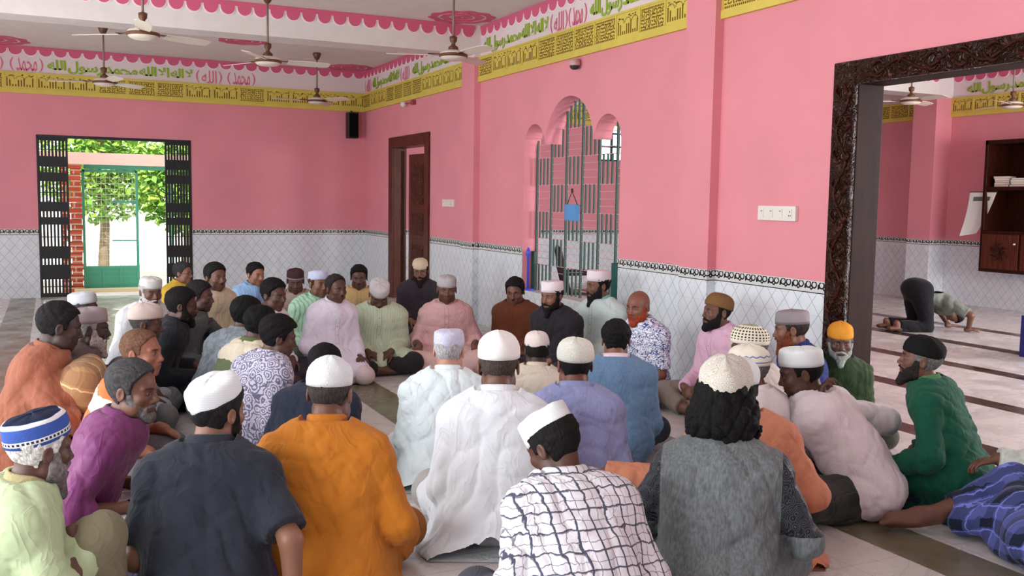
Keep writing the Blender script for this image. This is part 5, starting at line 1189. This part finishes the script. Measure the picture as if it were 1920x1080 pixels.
 {'sc': 0.95, 'hpitch': 6, 'lean': 6, 'bend': 22, 'skin': (84, 54, 60), 'hair': (60, 56, 60), 'hairt': 0.006, 'cap': ('kufi', ((196, 198, 206), 'rib', (160, 164, 174)), 12, 0.046, 1.0), 'shirt': ((150, 150, 156),), 'pants': ((100, 100, 106),), 'arm': 'lap', 'group': 'men seated in the left rows', 'label': 'man in white ribbed cap at the far end of the left rows', 'seed': 38, 'hyaw': -2.0, 'x': -4.636, 'y': -7.61, 'rz': -1.632, 'res': 0.0065},
 {'hpitch': 10, 'lean': 8, 'bend': 28, 'skin': (88, 56, 44), 'hair': (16, 15, 16), 'hairt': 0.02, 'shirt': ((128, 136, 144), 'blotch', (108, 116, 124), 1.0), 'collar': 'shirt', 'top': 'shirt', 'pants': ((60, 62, 70),), 'arm': 'lap', 'wide': 1.06, 'group': 'men seated in the left rows', 'label': 'man in grey mottled shirt seen from behind, thick black hair', 'seed': 39, 'hyaw': -12.0, 'x': -3.664, 'y': -8.717, 'rz': -1.052, 'res': 0.0058},
 {'hpitch': 12, 'lean': 8, 'bend': 28, 'skin': (88, 56, 44), 'hair': (16, 15, 16), 'hairt': 0.014, 'shirt': ((206, 196, 176), 'band', (92, 104, 72), 0.9), 'collarc': ((88, 104, 64),), 'collar': 'shirt', 'top': 'shirt', 'pants': ((60, 62, 60),), 'arm': 'lap', 'group': 'men seated in the left rows', 'label': 'man in cream and olive banded shirt seated in front of the mottled shirt', 'seed': 40, 'hyaw': -10.0, 'x': -3.692, 'y': -9.215, 'rz': -1.241, 'res': 0.0053},
 {'hpitch': 12, 'lean': 10, 'bend': 30, 'skin': (88, 56, 44), 'hair': (18, 16, 18), 'hairt': 0.02, 'shirt': ((206, 204, 222), 'floral', (112, 114, 142), 1.0), 'sleeve': 'long', 'collar': 'shirt', 'top': 'shirt', 'pants': ((44, 46, 56),), 'arm': 'lap', 'wide': 1.04, 'group': 'men seated in the left rows', 'label': 'man in lilac shirt with swirling floral print, black hair', 'seed': 41, 'hyaw': -22.0, 'x': -3.699, 'y': -9.686, 'rz': -1.224, 'res': 0.0049},
 {'sc': 0.92, 'hpitch': 12, 'lean': 10, 'bend': 28, 'skin': (88, 56, 44), 'hair': (18, 17, 19), 'hairt': 0.012, 'shirt': ((32, 38, 54),), 'pants': ((36, 38, 46),), 'arm': 'lap', 'wide': 1.04, 'group': 'men seated with their backs turned', 'label': 'black haired man in navy shirt hidden behind the mustard kurta', 'seed': 42, 'hyaw': -8.0, 'x': -3.519, 'y': -10.556, 'rz': -0.641, 'res': 0.0043},
 {'sc': 0.96, 'hpitch': 6, 'lean': 4, 'bend': 20, 'skin': (196, 140, 118), 'hair': (176, 172, 172), 'hairt': 0.007, 'cap': ('kufi', ((206, 206, 226), 'emb', (150, 150, 184)), 6, 0.046, 1.0), 'shirt': ((216, 228, 232),), 'pants': ((216, 222, 224),), 'arm': 'lap', 'wide': 1.12, 'fat': 0.02, 'group': 'men seated with their backs turned', 'label': 'grey haired man in white kurta and lilac embroidered cap', 'seed': 43, 'hyaw': -10.0, 'x': -2.796, 'y': -10.638, 'rz': -0.42, 'res': 0.0044},
 {'sc': 1.07, 'hpitch': 8, 'lean': 4, 'bend': 20, 'skin': (112, 74, 58), 'hair': (70, 60, 56), 'hairt': 0.003, 'cap': ('peak', ((232, 230, 228), 'plain', (200, 200, 204)), 6, 0.046, 1.04), 'shirt': ((220, 226, 232),), 'pants': ((170, 168, 166),), 'arm': 'lap', 'wide': 1.0, 'fat': 0.01, 'fold': 0.009, 'group': 'men seated with their backs turned', 'label': 'man in long creased white kurta and peaked white cap, back turned', 'seed': 44, 'hyaw': -2.0, 'x': -2.932, 'y': -11.568, 'rz': -0.438, 'res': 0.0042},
 {'sc': 0.86, 'hpitch': 8, 'lean': 6, 'bend': 24, 'skin': (66, 48, 42), 'hair': (30, 28, 28), 'hairt': 0.008, 'cap': ('dome', ((222, 212, 208), 'plain', (200, 190, 186)), 10, 0.05, 1.0), 'shirt': ((216, 206, 190),), 'pants': ((190, 180, 170),), 'arm': 'lap', 'group': 'men seated with their backs turned', 'label': 'man in cream shirt and off-white cap beyond the white kurta', 'seed': 45, 'hyaw': 17.0, 'x': -2.124, 'y': -10.35, 'rz': -0.565, 'res': 0.0049},
 {'sc': 0.99, 'hpitch': 6, 'lean': 4, 'bend': 20, 'skin': (120, 72, 56), 'hair': (24, 22, 22), 'hairt': 0.006, 'cap': ('dome', ((222, 222, 214), 'emb', (180, 180, 168)), 8, 0.04, 1.06), 'shirt': ((150, 156, 200), 'heather', (140, 146, 190), 1.0), 'top': 'shirt', 'collar': 'shirt', 'pants': ((70, 66, 90),), 'arm': 'lap', 'wide': 1.03, 'fat': 0.015, 'group': 'men seated with their backs turned', 'label': 'man in lavender blue shirt and white lace cap, back turned', 'seed': 46, 'hyaw': 16.0, 'x': -2.437, 'y': -11.37, 'rz': -0.553, 'res': 0.0042},
 {'sc': 0.96, 'hpitch': 6, 'lean': 4, 'bend': 20, 'skin': (140, 92, 72), 'hair': (20, 19, 21), 'hairt': 0.016, 'fade': 1, 'shirt': ((108, 138, 172), 'heather', (96, 126, 158), 1.0), 'collarc': ((226, 206, 214),), 'top': 'shirt', 'collar': 'shirt', 'pants': ((40, 50, 72),), 'arm': 'lap', 'wide': 1.1, 'fat': 0.01, 'group': 'men seated with their backs turned', 'label': 'young man in denim blue shirt with faded black haircut', 'seed': 47, 'hyaw': -6.0, 'x': -1.727, 'y': -10.61, 'rz': -0.492, 'res': 0.0048},
 {'lean': 108, 'bend': 14, 'legs': 'sujud', 'arm': 'sujud', 'hpitch': 128, 'neck': 12, 'skin': (112, 74, 58), 'hair': (22, 20, 20), 'shirt': ((110, 116, 108),), 'sleeve': 'short', 'top': 'shirt', 'collar': None, 'pants': ((20, 20, 26),), 'feet': 1, 'eyes': 0, 'sc': 0.98, 'group': 'worshipper in the other hall', 'label': 'man in black trousers bowing with his forehead on the floor in the other hall', 'seed': 48, 'x': 4.78, 'y': -7.06, 'rz': -1.875, 'res': 0.0085},
]
for sp in PEOPLE: person(sp)
